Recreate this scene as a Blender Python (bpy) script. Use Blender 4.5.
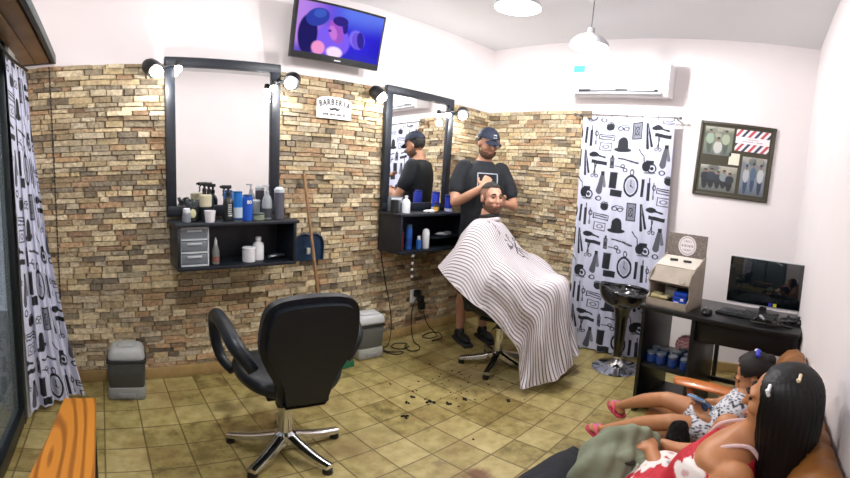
import bpy, bmesh, math, random
import numpy as np
from mathutils import Vector, Matrix, Euler
PI = math.pi
for o in list(bpy.data.objects): bpy.data.objects.remove(o)
scene = bpy.context.scene
COL = scene.collection
rnd = random.Random(7)

# ------------------------------------------------------------------ camera (phone panorama, hand held at 1.40 m)
cd = bpy.data.cameras.new('camera'); cam = bpy.data.objects.new('camera', cd); COL.objects.link(cam)
cd.type = 'PANO'; cd.panorama_type = 'EQUIRECTANGULAR'
FPX = 422.699
cd.longitude_min = -425 / FPX; cd.longitude_max = 425 / FPX
cd.latitude_min = (224.538 - 478) / FPX; cd.latitude_max = 224.538 / FPX
cd.clip_start = 0.02
yaw, pitch, roll = .768398553, .107474443, .0546973195
fw = Vector((math.sin(yaw)*math.cos(pitch), math.cos(yaw)*math.cos(pitch), -math.sin(pitch)))
rt = Vector((math.cos(yaw), -math.sin(yaw), 0)); up = rt.cross(fw)
R0 = rt*math.cos(roll) + up*math.sin(roll); U0 = -rt*math.sin(roll) + up*math.cos(roll)
m3 = Matrix((R0, U0, -fw)).transposed()
cam.matrix_world = Matrix.Translation((0, 0, 1.40)) @ m3.to_4x4()
scene.camera = cam

# ------------------------------------------------------------------ world, exposure
w = bpy.data.worlds.new('world'); scene.world = w; w.use_nodes = True
w.node_tree.nodes['Background'].inputs[0].default_value = (.62, .72, .9, 1)
w.node_tree.nodes['Background'].inputs[1].default_value = .35
vs = scene.view_settings
vs.view_transform = 'Standard'; vs.look = 'None'; vs.gamma = 1; vs.use_curve_mapping = False
vs.exposure = 0.25
def lamp(name, kind, loc, energy, color=(1, 1, 1), size=.1, rot=None, spot=None):
    l = bpy.data.lights.new(name, kind); l.energy = energy; l.color = color
    if kind == 'AREA': l.size = size
    else: l.shadow_soft_size = size
    if spot: l.spot_size = spot; l.spot_blend = .6
    o = bpy.data.objects.new(name, l); COL.objects.link(o); o.location = loc
    if rot: o.rotation_euler = rot
    return o
PENDANTS = [(2.56, 1.245, 2.46), (1.99, 1.43, 2.545), (.15, .95, 2.50)]  # last entry is an added fill lamp, out of view
for p, e in zip(PENDANTS, (46, 46, 46)):
    lamp('pendant_light', 'POINT', (p[0], p[1], p[2]-.075), e, (1, .98, .97), .04)

# ------------------------------------------------------------------ helpers
def lin(c):
    if isinstance(c, str): c = [int(c[i:i+2], 16)/255 for i in (0, 2, 4)]
    return tuple(v/12.92 if v <= .04045 else ((v+.055)/1.055)**2.4 for v in c)
MATS = {}
def mat(name, col, rough=.5, metal=0, noise=0, nscale=20, bump=0, bscale=80, coat=0, emit=None, trans=0, alpha=1, spec=.5, attr=None):
    if name in MATS: return MATS[name]
    m = bpy.data.materials.new(name); m.use_nodes = True; MATS[name] = m
    nt = m.node_tree; b = nt.nodes['Principled BSDF']; N = nt.nodes.new; K = nt.links.new
    c = lin(col)
    b.inputs['Base Color'].default_value = (*c, 1); b.inputs['Roughness'].default_value = rough; b.inputs['Metallic'].default_value = metal
    b.inputs['Coat Weight'].default_value = coat; b.inputs['Transmission Weight'].default_value = trans; b.inputs['Alpha'].default_value = alpha
    b.inputs['Specular IOR Level'].default_value = spec
    tc = N('ShaderNodeTexCoord')
    src = None
    if attr:
        a = N('ShaderNodeAttribute'); a.attribute_name = attr; src = a.outputs['Color']
        if not emit: K(src, b.inputs['Base Color'])
    if noise:
        n = N('ShaderNodeTexNoise'); n.inputs['Scale'].default_value = nscale; n.inputs['Detail'].default_value = 5
        K(tc.outputs['Object'], n.inputs['Vector'])
        r = N('ShaderNodeMapRange'); r.inputs[1].default_value = .3; r.inputs[2].default_value = .7; r.inputs[3].default_value = 1-noise; r.inputs[4].default_value = 1+noise
        K(n.outputs['Fac'], r.inputs[0])
        mx = N('ShaderNodeVectorMath'); mx.operation = 'SCALE'
        if src: K(src, mx.inputs[0])
        else: mx.inputs[0].default_value = c
        K(r.outputs[0], mx.inputs['Scale']); K(mx.outputs[0], b.inputs['Base Color'])
    if bump:
        n = N('ShaderNodeTexNoise'); n.inputs['Scale'].default_value = bscale; n.inputs['Detail'].default_value = 4
        K(tc.outputs['Object'], n.inputs['Vector'])
        bp = N('ShaderNodeBump'); bp.inputs['Strength'].default_value = bump; bp.inputs['Distance'].default_value = .01
        K(n.outputs['Fac'], bp.inputs['Height']); K(bp.outputs[0], b.inputs['Normal'])
    if emit:
        b.inputs['Emission Strength'].default_value = emit
        if src: K(src, b.inputs['Emission Color'])
        else: b.inputs['Emission Color'].default_value = (*c, 1)
    return m

def T(loc=(0, 0, 0), rot=(0, 0, 0)):
    return Matrix.Translation(loc) @ Euler(rot).to_matrix().to_4x4()
class MB:
    def __init__(s): s.b = bmesh.new()
    def _add(s, t, M=None):
        if M is not None: t.transform(M)
        me = bpy.data.meshes.new('t'); t.to_mesh(me); t.free(); s.b.from_mesh(me); bpy.data.meshes.remove(me); return s
    def box(s, c, d, rot=(0, 0, 0), bev=0, seg=2, M=None, taper=None):
        t = bmesh.new(); bmesh.ops.create_cube(t, size=1)
        for v in t.verts:
            k = taper if (taper and v.co.z > 0) else (1, 1)
            v.co = Vector((v.co.x*d[0]*k[0], v.co.y*d[1]*k[1], v.co.z*d[2]))
        if bev: bmesh.ops.bevel(t, geom=list(t.edges), offset=bev, segments=seg, affect='EDGES', profile=.5)
        A = T(c, rot); return s._add(t, M @ A if M is not None else A)
    def ball(s, c, r, rot=(0, 0, 0), seg=20, M=None):
        if not hasattr(r, '__len__'): r = (r, r, r)
        t = bmesh.new(); bmesh.ops.create_uvsphere(t, u_segments=seg, v_segments=max(6, seg*2//3), radius=1)
        for v in t.verts: v.co = Vector((v.co.x*r[0], v.co.y*r[1], v.co.z*r[2]))
        A = T(c, rot); return s._add(t, M @ A if M is not None else A)
    def lathe(s, prof, c=(0, 0, 0), rot=(0, 0, 0), seg=28, M=None, sc=(1, 1)):
        t = bmesh.new(); rings = []
        for r, z in prof:
            if r < 1e-5: rings.append([t.verts.new((0, 0, z))])
            else: rings.append([t.verts.new((r*sc[0]*math.cos(2*PI*i/seg), r*sc[1]*math.sin(2*PI*i/seg), z)) for i in range(seg)])
        for a, b in zip(rings, rings[1:]):
            for i in range(seg):
                j = (i+1) % seg
                q = [a[i % len(a)], a[j % len(a)], b[j % len(b)], b[i % len(b)]]
                u = []
                [u.append(v) for v in q if v not in u]
                if len(u) >= 3: t.faces.new(u)
        bmesh.ops.recalc_face_normals(t, faces=t.faces)
        A = T(c, rot); return s._add(t, M @ A if M is not None else A)
    def loft(s, rings, closed=True, cap=True, loop=False):
        t = bmesh.new(); vs = [[t.verts.new(p) for p in r] for r in rings]; n = len(vs[0])
        prs = list(zip(vs, vs[1:]))
        if loop: prs.append((vs[-1], vs[0]))
        for a, b in prs:
            for i in range(n if closed else n-1):
                j = (i+1) % n; t.faces.new((a[i], a[j], b[j], b[i]))
        if cap and closed and not loop:
            t.faces.new(vs[0][::-1]); t.faces.new(vs[-1])
        bmesh.ops.recalc_face_normals(t, faces=t.faces)
        return s._add(t)
    def tube(s, pts, r, seg=12, loop=False, flat=(1, 1), smooth=0, up=(0, 0, 1)):
        pts = [Vector(p) for p in pts]
        rs = list(r) if hasattr(r, '__len__') else [r]*len(pts)
        if smooth:
            P, Q = [], []; n = len(pts)
            rng = range(n if loop else n-1)
            for i in rng:
                g = (lambda k: pts[k % n]) if loop else (lambda k: pts[min(max(k, 0), n-1)])
                gr = (lambda k: rs[k % n]) if loop else (lambda k: rs[min(max(k, 0), n-1)])
                for k in range(smooth):
                    u = k/smooth
                    p0, p1, p2, p3 = g(i-1), g(i), g(i+1), g(i+2)
                    P.append(.5*((2*p1)+(p2-p0)*u+(2*p0-5*p1+4*p2-p3)*u*u+(3*p1-p0-3*p2+p3)*u**3))
                    Q.append(gr(i)*(1-u)+gr(i+1)*u)
            if not loop: P.append(pts[-1]); Q.append(rs[-1])
            pts, rs = P, Q
        n = len(pts); rings = []; nrm = None
        for i in range(n):
            a = pts[(i-1) % n] if (loop or i) else pts[i]; b = pts[(i+1) % n] if (loop or i < n-1) else pts[i]
            d = (b-a).normalized()
            if nrm is None:
                nrm = Vector(up) - d*d.dot(Vector(up))
                if nrm.length < .1: nrm = Vector((1, 0, .01)) - d*d.dot(Vector((1, 0, .01)))
            else: nrm = nrm - d*d.dot(nrm)
            nrm.normalize(); bi = d.cross(nrm)
            rings.append([pts[i] + rs[i]*(nrm*flat[0]*math.cos(2*PI*k/seg) + bi*flat[1]*math.sin(2*PI*k/seg)) for k in range(seg)])
        return s.loft(rings, loop=loop)
    def ext(s, outline, depth, M=None, bev=0):
        """2D outline in XZ, extruded along Y from -depth/2 to depth/2"""
        t = bmesh.new()
        f = t.faces.new([t.verts.new((x, -depth/2, z)) for x, z in outline])
        r = bmesh.ops.extrude_face_region(t, geom=[f])
        for v in r['geom']:
            if isinstance(v, bmesh.types.BMVert): v.co.y += depth
        bmesh.ops.recalc_face_normals(t, faces=t.faces)
        if bev: bmesh.ops.bevel(t, geom=[e for e in t.edges if abs(e.verts[0].co.y-e.verts[1].co.y) < 1e-6], offset=bev, segments=2, affect='EDGES')
        return s._add(t, M)
    def build(s, name, m, parent=None, smooth=35, sub=0, loc=None, rot=None, remesh=0, sm=0):
        me = bpy.data.meshes.new(name); s.b.to_mesh(me); s.b.free()
        if remesh:
            me = remeshed(me, remesh, sm); smooth = 180
        o = bpy.data.objects.new(name, me); COL.objects.link(o)
        if smooth:
            me.shade_smooth()
            if smooth < 180: me.set_sharp_from_angle(angle=math.radians(smooth))
        if m is not None: me.materials.append(m)
        if sub:
            md = o.modifiers.new('s', 'SUBSURF'); md.levels = md.render_levels = sub
        if parent is not None: o.parent = parent
        if loc: o.location = loc
        if rot: o.rotation_euler = rot
        return o
def remeshed(me, vox, sm=4):
    o = bpy.data.objects.new('tmp', me); COL.objects.link(o)
    a = o.modifiers.new('r', 'REMESH'); a.mode = 'VOXEL'; a.voxel_size = vox
    if sm:
        b = o.modifiers.new('s', 'SMOOTH'); b.iterations = sm; b.factor = .6
    dg = bpy.context.evaluated_depsgraph_get(); dg.update()
    out = bpy.data.meshes.new_from_object(o.evaluated_get(dg))
    bpy.data.objects.remove(o); return out
def tag(o, label, cat, group=None, kind=None):
    if label: o['label'] = label
    if cat: o['category'] = cat
    if group: o['group'] = group
    if kind: o['kind'] = kind
    return o
def thing(name, label, cat, loc=(0, 0, 0), rz=0, group=None, rot=None):
    o = bpy.data.objects.new(name, None); COL.objects.link(o); o.empty_display_size = .1
    o.location = loc; o.rotation_euler = rot or (0, 0, rz)
    return tag(o, label, cat, group)
def dup(root, loc=None, rz=None, label=None, rot=None):
    def cp(o, par):
        c = o.copy(); COL.objects.link(c); c.parent = par
        for ch in list(o.children): cp(ch, c)
        return c
    r = cp(root, None)
    if loc is not None: r.location = loc
    if rz is not None: r.rotation_euler = (0, 0, rz)
    if rot is not None: r.rotation_euler = rot
    if label: r['label'] = label
    return r
def struct(o):
    o['kind'] = 'structure'; return o
def grid(name, P, m, parent=None, colors=None, thick=0, attr='paint', uv=None):
    """P: array (nv, nu, 3) of points; colors (nv, nu, 3) linear"""
    nv, nu = P.shape[:2]
    me = bpy.data.meshes.new(name)
    idx = np.arange(nv*nu).reshape(nv, nu)
    F = np.stack([idx[:-1, :-1], idx[:-1, 1:], idx[1:, 1:], idx[1:, :-1]], -1).reshape(-1, 4)
    me.from_pydata(P.reshape(-1, 3).tolist(), [], F.tolist())
    if colors is not None:
        ca = me.color_attributes.new(attr, 'FLOAT_COLOR', 'POINT')
        c = np.concatenate([colors.reshape(-1, 3), np.ones((nv*nu, 1))], 1).astype(np.float32)
        ca.data.foreach_set('color', c.ravel())
    me.shade_smooth(); me.materials.append(m)
    o = bpy.data.objects.new(name, me); COL.objects.link(o)
    if thick:
        md = o.modifiers.new('t', 'SOLIDIFY'); md.thickness = thick; md.offset = 0
    if parent is not None: o.parent = parent
    return o

# shared materials
black = mat('black_lacquer', '14171b', .35)
blackp = mat('black_plastic', '101214', .4)
chrome = mat('chrome', 'd8dadc', .12, 1)
white = mat('white_plastic', 'e8e8e8', .35)
skin_m = mat('skin', 'c99a80', .5, noise=.05, nscale=30)

D, E, ZC, ZT, G, LX = 2.677, 3.40, 2.80, 2.118, -.273, -.45
# ================================================================== THE ROOM
wallm = mat('white_paint', 'e9e3e4', .7, noise=.015, nscale=3, bump=.05, bscale=60)
ceilm = mat('ceiling_paint', 'dfe0e2', .8, noise=.01, nscale=2)
struct(MB().box(((LX+E)/2, D+.06, ZC/2), (E-LX+.4, .12, ZC)).build('wall_brick', wallm))
struct(MB().box((E+.06, (G+D)/2, ZC/2), (.12, D-G, ZC)).build('wall_back', wallm))
struct(MB().box(((LX+E)/2, G-.06, ZC/2), (E-LX+.4, .12, ZC)).build('wall_right', wallm))
struct(MB().box(((LX+E)/2, (G+D)/2, ZC+.05), (E-LX+.4, D-G+.24, .1)).build('ceiling', ceilm))
# left wall with a door opening y .35..2.32, z .0..2.2
lw = MB()
lw.box((LX-.06, (2.34+D)/2, ZC/2), (.12, D-2.34, ZC)); lw.box((LX-.06, (G+.3)/2, ZC/2), (.12, .3-G, ZC)); lw.box((LX-.06, 1.32, (2.2+ZC)/2), (.12, 2.04, ZC-2.2))
struct(lw.build('wall_left', wallm))

# floor: 20 cm glazed tiles
def floor_mat():
    m = bpy.data.materials.new('floor_tiles'); m.use_nodes = True
    nt = m.node_tree; b = nt.nodes['Principled BSDF']; N = nt.nodes.new; K = nt.links.new
    g = N('ShaderNodeNewGeometry'); sp = N('ShaderNodeSeparateXYZ'); K(g.outputs['Position'], sp.inputs[0])
    def mth(op, a, c=None, clamp=False):
        n = N('ShaderNodeMath'); n.operation = op; n.use_clamp = clamp
        for i, v in enumerate((a, c)):
            if v is None: continue
            if hasattr(v, 'links'): K(v, n.inputs[i])
            else: n.inputs[i].default_value = v
        return n.outputs[0]
    def cellf(o, off, s):
        a = mth('DIVIDE', mth('SUBTRACT', o, off), s); f = mth('FRACT', a); i = mth('FLOOR', a)
        return i, mth('MINIMUM', f, mth('SUBTRACT', 1, f))
    ix, ex = cellf(sp.outputs[0], 1.7486-1.974, .1974); iy, ey = cellf(sp.outputs[1], 1.456-1.974, .1974)
    e = mth('MINIMUM', ex, ey)
    cv = N('ShaderNodeCombineXYZ'); K(ix, cv.inputs[0]); K(iy, cv.inputs[1])
    wn = N('ShaderNodeTexWhiteNoise'); wn.noise_dimensions = '2D'; K(cv.outputs[0], wn.inputs['Vector'])
    n1 = N('ShaderNodeTexNoise'); n1.inputs['Scale'].default_value = 13; n1.inputs['Detail'].default_value = 6; n1.inputs['Roughness'].default_value = .65
    n2 = N('ShaderNodeTexNoise'); n2.inputs['Scale'].default_value = 1.5; n2.inputs['Detail'].default_value = 3
    K(g.outputs['Position'], n1.inputs['Vector']); K(g.outputs['Position'], n2.inputs['Vector'])
    s = mth('ADD', mth('MULTIPLY', n1.outputs['Fac'], .75), mth('MULTIPLY', wn.outputs['Value'], .22))
    s = mth('ADD', s, mth('MULTIPLY', n2.outputs['Fac'], .25))
    cr = N('ShaderNodeValToRGB'); K(s, cr.inputs[0])
    el = cr.color_ramp.elements
    el[0].position = .42; el[0].color = (*lin('6e6035'), 1); el[1].position = .86; el[1].color = (*lin('beae7c'), 1)
    x = el.new(.55); x.color = (*lin('948650'), 1); x = el.new(.68); x.color = (*lin('aa9b66'), 1)
    # reddish brown wear patches
    n3 = N('ShaderNodeTexNoise'); n3.inputs['Scale'].default_value = 3.3; n3.inputs['Detail'].default_value = 3
    mp = N('ShaderNodeMapping'); mp.inputs['Location'].default_value = (3.1, 1.7, 0); K(g.outputs['Position'], mp.inputs[0]); K(mp.outputs[0], n3.inputs['Vector'])
    wr = N('ShaderNodeMapRange'); wr.inputs[1].default_value = .52; wr.inputs[2].default_value = .72; wr.inputs[3].default_value = 0; wr.inputs[4].default_value = .45; K(n3.outputs['Fac'], wr.inputs[0])
    mx0 = N('ShaderNodeMix'); mx0.data_type = 'RGBA'; K(wr.outputs[0], mx0.inputs[0]); K(cr.outputs[0], mx0.inputs[6]); mx0.inputs[7].default_value = (*lin('7a5530'), 1)
    last = mx0.outputs[2]
    # individual worn spots where the glaze has come off
    for (sx, sy, r, col, st) in ((1.375, .995, .075, '5e2f1c', .85), (1.235, .80, .055, '4a3820', .75), (1.29, .745, .06, '51351e', .8), (1.32, 1.18, .04, '4e3c20', .6), (.86, 1.93, .17, '6b4a20', .55), (.62, 1.95, .13, '6f5328', .45), (.42, 1.75, .1, '6b5a2c', .4), (2.15, 1.75, .26, '5a4526', .45), (2.0, 1.35, .3, '6a5028', .35)):
        vm = N('ShaderNodeVectorMath'); vm.operation = 'DISTANCE'; K(g.outputs['Position'], vm.inputs[0]); vm.inputs[1].default_value = (sx, sy, 0)
        dd = mth('ADD', vm.outputs['Value'], mth('MULTIPLY', mth('SUBTRACT', n1.outputs['Fac'], .5), r*1.2))
        q = N('ShaderNodeMapRange'); q.inputs[1].default_value = r; q.inputs[2].default_value = r*.45; q.inputs[3].default_value = 0; q.inputs[4].default_value = st; K(dd, q.inputs[0])
        mm = N('ShaderNodeMix'); mm.data_type = 'RGBA'; K(q.outputs[0], mm.inputs[0]); K(last, mm.inputs[6]); mm.inputs[7].default_value = (*lin(col), 1); last = mm.outputs[2]
    gw = N('ShaderNodeMapRange'); gw.inputs[1].default_value = .012; gw.inputs[2].default_value = .028; gw.inputs[3].default_value = .75; gw.inputs[4].default_value = 0; K(e, gw.inputs[0])
    mx = N('ShaderNodeMix'); mx.data_type = 'RGBA'; K(gw.outputs[0], mx.inputs[0]); K(last, mx.inputs[6]); mx.inputs[7].default_value = (*lin('4f3d1c'), 1)
    K(mx.outputs[2], b.inputs['Base Color'])
    rr = N('ShaderNodeMapRange'); rr.inputs[3].default_value = .28; rr.inputs[4].default_value = .55; K(n1.outputs['Fac'], rr.inputs[0]); K(rr.outputs[0], b.inputs['Roughness'])
    bp = N('ShaderNodeBump'); bp.inputs['Strength'].default_value = .35; bp.inputs['Distance'].default_value = .003
    K(mth('SUBTRACT', mth('MULTIPLY', n1.outputs['Fac'], .3), gw.outputs[0]), bp.inputs['Height']); K(bp.outputs[0], b.inputs['Normal'])
    return m
struct(MB().box(((LX+E)/2, (G+D)/2, -.05), (E-LX+.4, D-G+.24, .1)).build('floor', floor_mat()))

# split-face stone cladding, every stone modelled in relief
def cladding(name, length, place, seed, z0=.085, z1=ZT):
    r = random.Random(seed); V, F, C = [], [], []
    pal = ['c9b896', 'c2b08c', 'cbbc9c', 'b9a47c', 'c4b492', 'd0c2a4', 'b5a486', 'ad9b7c', 'a28e6e', '978263', '9d8e75', '8d8069', 'bbac92', 'b0906c', 'a88866', '8d7257', 'ab9875', '7f7464', 'c0b299', '766856', 'a68a6c', 'a39680', '9a8768']
    z = z0
    while z < z1-.01:
        h = min(r.uniform(.026, .046), z1-z)
        if z1-z-h < .015: h = z1-z
        x = -r.uniform(0, .15)
        while x < length:
            L = r.uniform(.05, .19); a, b = max(x, 0), min(x+L, length); x += L
            if b-a < .012: continue
            d = r.uniform(.006, .026) + (.008 if r.random() < .12 else 0); g = .0016
            c = list(lin(r.choice(pal))); k = r.uniform(.85, 1.15)
            if r.random() < .05: k *= .62
            lm = sum(c)/3; c = [min(1, (q*.88+lm*.12)*k*1.08*(1, .985, .93)[i_]) for i_, q in enumerate(c)]
            tl = r.uniform(-.004, .004)
            base = len(V); zz0, zz1 = z+g*.6, z+h-g*.6; a2, b2 = a+g, b-g; e = min(.006, (b2-a2)*.2)
            pts = [(a2, 0, zz0), (b2, 0, zz0), (b2, 0, zz1), (a2, 0, zz1)]
            fr = [(a2+e*r.random(), d+tl, zz0+e*.5*r.random()), (b2-e*r.random(), d-tl, zz0+e*.5*r.random()), (b2-e*r.random(), d-tl*.5, zz1-e*.5*r.random()), (a2+e*r.random(), d+tl*.5, zz1-e*.5*r.random())]
            for p in pts+fr: V.append(place(*p)); C.append(c)
            for f in ((4, 5, 6, 7), (0, 1, 5, 4), (1, 2, 6, 5), (2, 3, 7, 6), (3, 0, 4, 7)): F.append([base+i for i in f])
        z += h
    b0 = len(V)
    for p in ((0, .001, z0), (length, .001, z0), (length, .001, z1), (0, .001, z1)): V.append(place(*p)); C.append(lin('8a7a60'))
    F.append([b0, b0+1, b0+2, b0+3])
    me = bpy.data.meshes.new(name); me.from_pydata(V, [], F)
    ca = me.color_attributes.new('paint', 'FLOAT_COLOR', 'POINT')
    ca.data.foreach_set('color', np.array([(*c, 1) for c in C], np.float32).ravel())
    bm = bmesh.new(); bm.from_mesh(me); bmesh.ops.recalc_face_normals(bm, faces=bm.faces); bm.to_mesh(me); bm.free()
    me.materials.append(mat('split_stone', 'b0a080', .8, attr='paint', noise=.32, nscale=45, bump=.9, bscale=60))
    o = bpy.data.objects.new(name, me); COL.objects.link(o); return struct(o)
cladding('wall_brick_stone', E-LX, lambda x, d, z: (LX+x, D-d, z), 3)
cladding('wall_back_stone', D-1.56, lambda x, d, z: (E-d, 1.56+x, z), 5)
skm = mat('skirting_tile', 'a58a5a', .45, noise=.15, nscale=14)
struct(MB().box(((LX+E)/2, D-.014, .042), (E-LX, .028, .084), bev=.003).build('baseboard_brick', skm))
struct(MB().box((E-.012, (G+D)/2, .042), (.024, D-G, .084), bev=.003).build('baseboard_back', skm))
struct(MB().box((2.6, G+.01, .042), (2.0, .02, .084), bev=.003).build('baseboard_right', skm))

# glazed aluminium door in the left wall and the ground beyond it
dk = mat('black_aluminium', '1a2124', .4, .3)
gl = mat('door_glass', '7f8c90', .05, trans=.0, alpha=.35, spec=.8)
df = MB()
for y in (.33, 1.28, 2.13): df.box((LX-.03, y, 1.1), (.06, .07, 2.2), bev=.004)
for z in (.06, 2.17): df.box((LX-.03, 1.23, z), (.056, 1.75, .10), bev=.004)
dr = struct(df.build('door_1', dk))
struct(MB().box((LX-.035, 1.23, 1.1), (.006, 1.8, 2.0)).build('window_1', gl))
struct(MB().box((LX-.01, 2.255, 1.1), (.05, .17, 2.2), bev=.004).build('trim_1', mat('white_trim', 'd5dad8', .5)))
struct(MB().box((LX-1.1, 1.3, -.06), (2.0, 6, .1)).build('floor_outside', mat('dark_paving', '4a4d4c', .8, noise=.3)))
struct(MB().box((LX-2.1, 1.3, 1.2), (.1, 6, 2.6)).build('wall_outside', mat('outside_wall', '39444a', .8, noise=.2, nscale=3)))
# boarded wooden shutter box over the door
sb = thing('shutter_box', 'boarded brown wooden box panel with dark edge strip above the window', 'wooden panel', (LX+.004, 0, 2.12))
wood_b = mat('brown_board', '8a6a48', .5, noise=.25, nscale=6)
for k in range(2):
    MB().box((.045+.085*k, 1.62, .012), (.082, 1.9, .024), bev=.003).build('board', wood_b, sb)
MB().box((.09, 1.62, .034), (.18, 1.9, .018)).build('top_board', wood_b, sb)
MB().box((.196, 1.62, .026), (.024, 1.94, .066), bev=.005).build('edge_strip', mat('dark_teal_strip', '2c3a3c', .45), sb)
MB().box((.1, 2.582, .022), (.19, .02, .055), bev=.003).build('end_panel', mat('grey_end', '5c5a5a', .6), sb)
# ================================================================== WALL FURNITURE
frame_m = mat('dark_blue_black_lacquer', '131a24', .45, bump=.03)
mirror_m = mat('mirror_glass', 'f2f2f2', .015, 1)
YW = D-.03            # face of the stone cladding
def wall_mirror(x0, x1, z0, z1, label):
    t = thing('wall_mirror', label, 'mirror', ((x0+x1)/2, YW, z0), 0, 'black framed barber mirrors')
    W, H, fwid = x1-x0, z1-z0, .062
    f = MB()
    f.box((-W/2+fwid/2, -.02, H/2), (fwid, .04, H), bev=.004); f.box((W/2-fwid/2, -.02, H/2), (fwid, .04, H), bev=.004)
    f.box((0, -.021, H-fwid/2), (W-.01, .041, fwid), bev=.004); f.box((0, -.021, fwid/2), (W-.01, .041, fwid), bev=.004)
    f.build('frame', frame_m, t)
    MB().box((0, -.014, H/2), (W-2*fwid+.01, .008, H-2*fwid+.01)).build('glass', mirror_m, t)
    return t
wall_mirror(.408, 1.165, 1.135, 2.155, 'tall black framed mirror nearer the window, reflecting plain white wall')
wall_mirror(2.045, 2.80, 1.135, 2.140, 'tall black framed mirror behind the barber, reflecting his back')
def shelf_box(x0, x1, z0, z1, label, divider=None, dep=.275):
    t = thing('wall_shelf', label, 'shelf', ((x0+x1)/2, YW, z0), 0, 'black open box shelves under the mirrors')
    W, H, th = x1-x0, z1-z0, .02
    MB().box((0, -dep/2-.005, H-th/2), (W+.03, dep+.01, th), bev=.003).build('top_panel', frame_m, t)
    MB().box((0, -dep/2, th/2), (W, dep, th), bev=.002).build('bottom_panel', frame_m, t)
    for s in (-1, 1): MB().box((s*(W/2-th/2), -dep/2, H/2), (th, dep-.002, H-2*th), bev=.002).build('side_panel', frame_m, t)
    MB().box((0, -.006, H/2), (W-.02, .01, H-.03)).build('back_panel', frame_m, t)
    return t
S1, S2 = 1.112, 1.130   # heights of the two shelf tops
shelf_box(.428, 1.186, .83, S1, 'black open box shelf holding clear plastic drawers, under the plain mirror')
shelf_box(2.045, 2.80, .82, S2, 'black open box shelf with bottles inside, beside the barber')
# spot lamps on the mirror frames
glow = mat('bulb_glow', 'fffaf5', .4, emit=14)
def mirror_spot(x, z, side, label, extra=()):
    """side -1: left of the frame"""
    t = thing('spot_lamp', label, 'lamp', (x, D-.115, z), 0, 'small black spot lamps on the mirror frames')
    MB().box((-side*.03, .045, .01), (.08, .03, .03), bev=.005).build('bracket', blackp, t)
    d = Vector((-side*.55, -.55, -.70)).normalized()
    M = Matrix.Translation((0, 0, .02)) @ d.to_track_quat('Z', 'Y').to_matrix().to_4x4() @ Matrix.Scale(1.2, 4)
    MB().lathe([(0, -.05), (.028, -.047), (.042, -.028), (.046, .0), (.047, .03), (.042, .03), (.036, .01), (0, .0)], M=M).build('can', blackp, t)
    MB().ball((0, 0, .036), (.033, .033, .033), M=M).build('bulb', glow, t)
    p = Vector((x, D-.115, z)) + M @ Vector((0, 0, .12))
    for ex, ez in extra:
        e = Vector((ex-x, .008, ez-z)); a = MB().tube([(-side*.03, .03, .02), (e.x*.6, .02, e.z*.5+.03), (e.x, .012, e.z+.035)], .006, seg=8, smooth=4); a.lathe([(0, 0), (.018, 0), (.02, .02), (.016, .045), (0, .05)], c=(e.x, e.y, e.z+.005)); a.build('lamp_arm', blackp, t)
        MB().ball(e, (.024, .024, .026)).build('bulb', glow, t)
    lamp('spot_light', 'POINT', p, 5, (1, .97, .94), .03)
mirror_spot(.325, 2.045, -1, 'black spot lamp left of the plain mirror top', [(.484, 2.066)])
mirror_spot(1.225, 2.02, 1, 'black spot lamp right of the plain mirror top', [(1.100, 1.975)])
mirror_spot(1.915, 2.02, -1, 'black spot lamp left of the mirror reflecting the barber')
mirror_spot(2.865, 2.005, 1, 'black spot lamp right of the mirror reflecting the barber', [(2.69, 1.98)])

# ------------------------------------------------------------------ television
def ell(U, V, cx, cy, rx, ry, a=0):
    c, s = math.cos(a), math.sin(a); x, y = U-cx, V-cy
    return ((x*c+y*s)/rx)**2+((-x*s+y*c)/ry)**2
def sstep(a, b, x):
    t = np.clip((x-a)/(b-a), 0, 1); return t*t*(3-2*t)
def mixc(C, col, m):
    return C*(1-m[..., None]) + np.array(lin(col))*m[..., None]
def painted(nu, nv, base):
    U, V = np.meshgrid(np.linspace(0, 1, nu), np.linspace(1, 0, nv))   # V up
    return U, V, np.ones((nv, nu, 3))*np.array(lin(base))
tv = thing('television', 'flat screen television high on the wall showing blue and purple singers', 'television', (1.535, 2.545, 2.205), 0, rot=(math.radians(10), 0, math.radians(0)))
TW, TH = .69, .43
MB().box((0, 0, TH/2), (TW, .045, TH), bev=.008).build('casing', blackp, tv)
MB().box((0, .045, TH/2), (.3, .06, .22), bev=.02).build('rear_housing', blackp, tv)
U, V, C = painted(150, 90, '2a1ed0')
C = mixc(C, 'c890e0', sstep(.55, .0, U)*.75)
C = mixc(C, '7090f0', sstep(.45, .95, V)*sstep(.3, .6, U)*.6)
C = mixc(C, '1c16b8', sstep(.75, 1, U)*.9*sstep(1, .2, V))
C = mixc(C, '2a2ab4', sstep(.25, 0, V)*.8)
C = mixc(C, '7a58e8', sstep(1.2, .8, ell(U, V, .42, .3, .2, .32)))
C = mixc(C, '15105a', sstep(1.1, .8, ell(U, V, .13, .35, .11, .4)))
C = mixc(C, '2b3aa0', sstep(1.1, .85, ell(U, V, .22, .72, .12, .2, -.3)))
C = mixc(C, '3a55b8', sstep(1.1, .7, ell(U, V, .24, .8, .07, .1, -.3)))
C = mixc(C, '9a50c0', sstep(1.1, .85, ell(U, V, .44, .5, .085, .24, .15)))
C = mixc(C, 'c070d0', sstep(1.1, .5, ell(U, V, .41, .46, .05, .16, .15)))
C = mixc(C, '2c1c7c', sstep(1.1, .85, ell(U, V, .48, .72, .09, .1, -.25)))
C = mixc(C, '2c1c7c', sstep(1.1, .85, ell(U, V, .545, .6, .03, .12)))
C = mixc(C, '40209a', sstep(1.1, .6, ell(U, V, .37, .49, .02, .03)))
C = mixc(C, '8a7cf0', sstep(1.2, .6, ell(U, V, .70, .42, .1, .2, .1))*.7)
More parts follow.
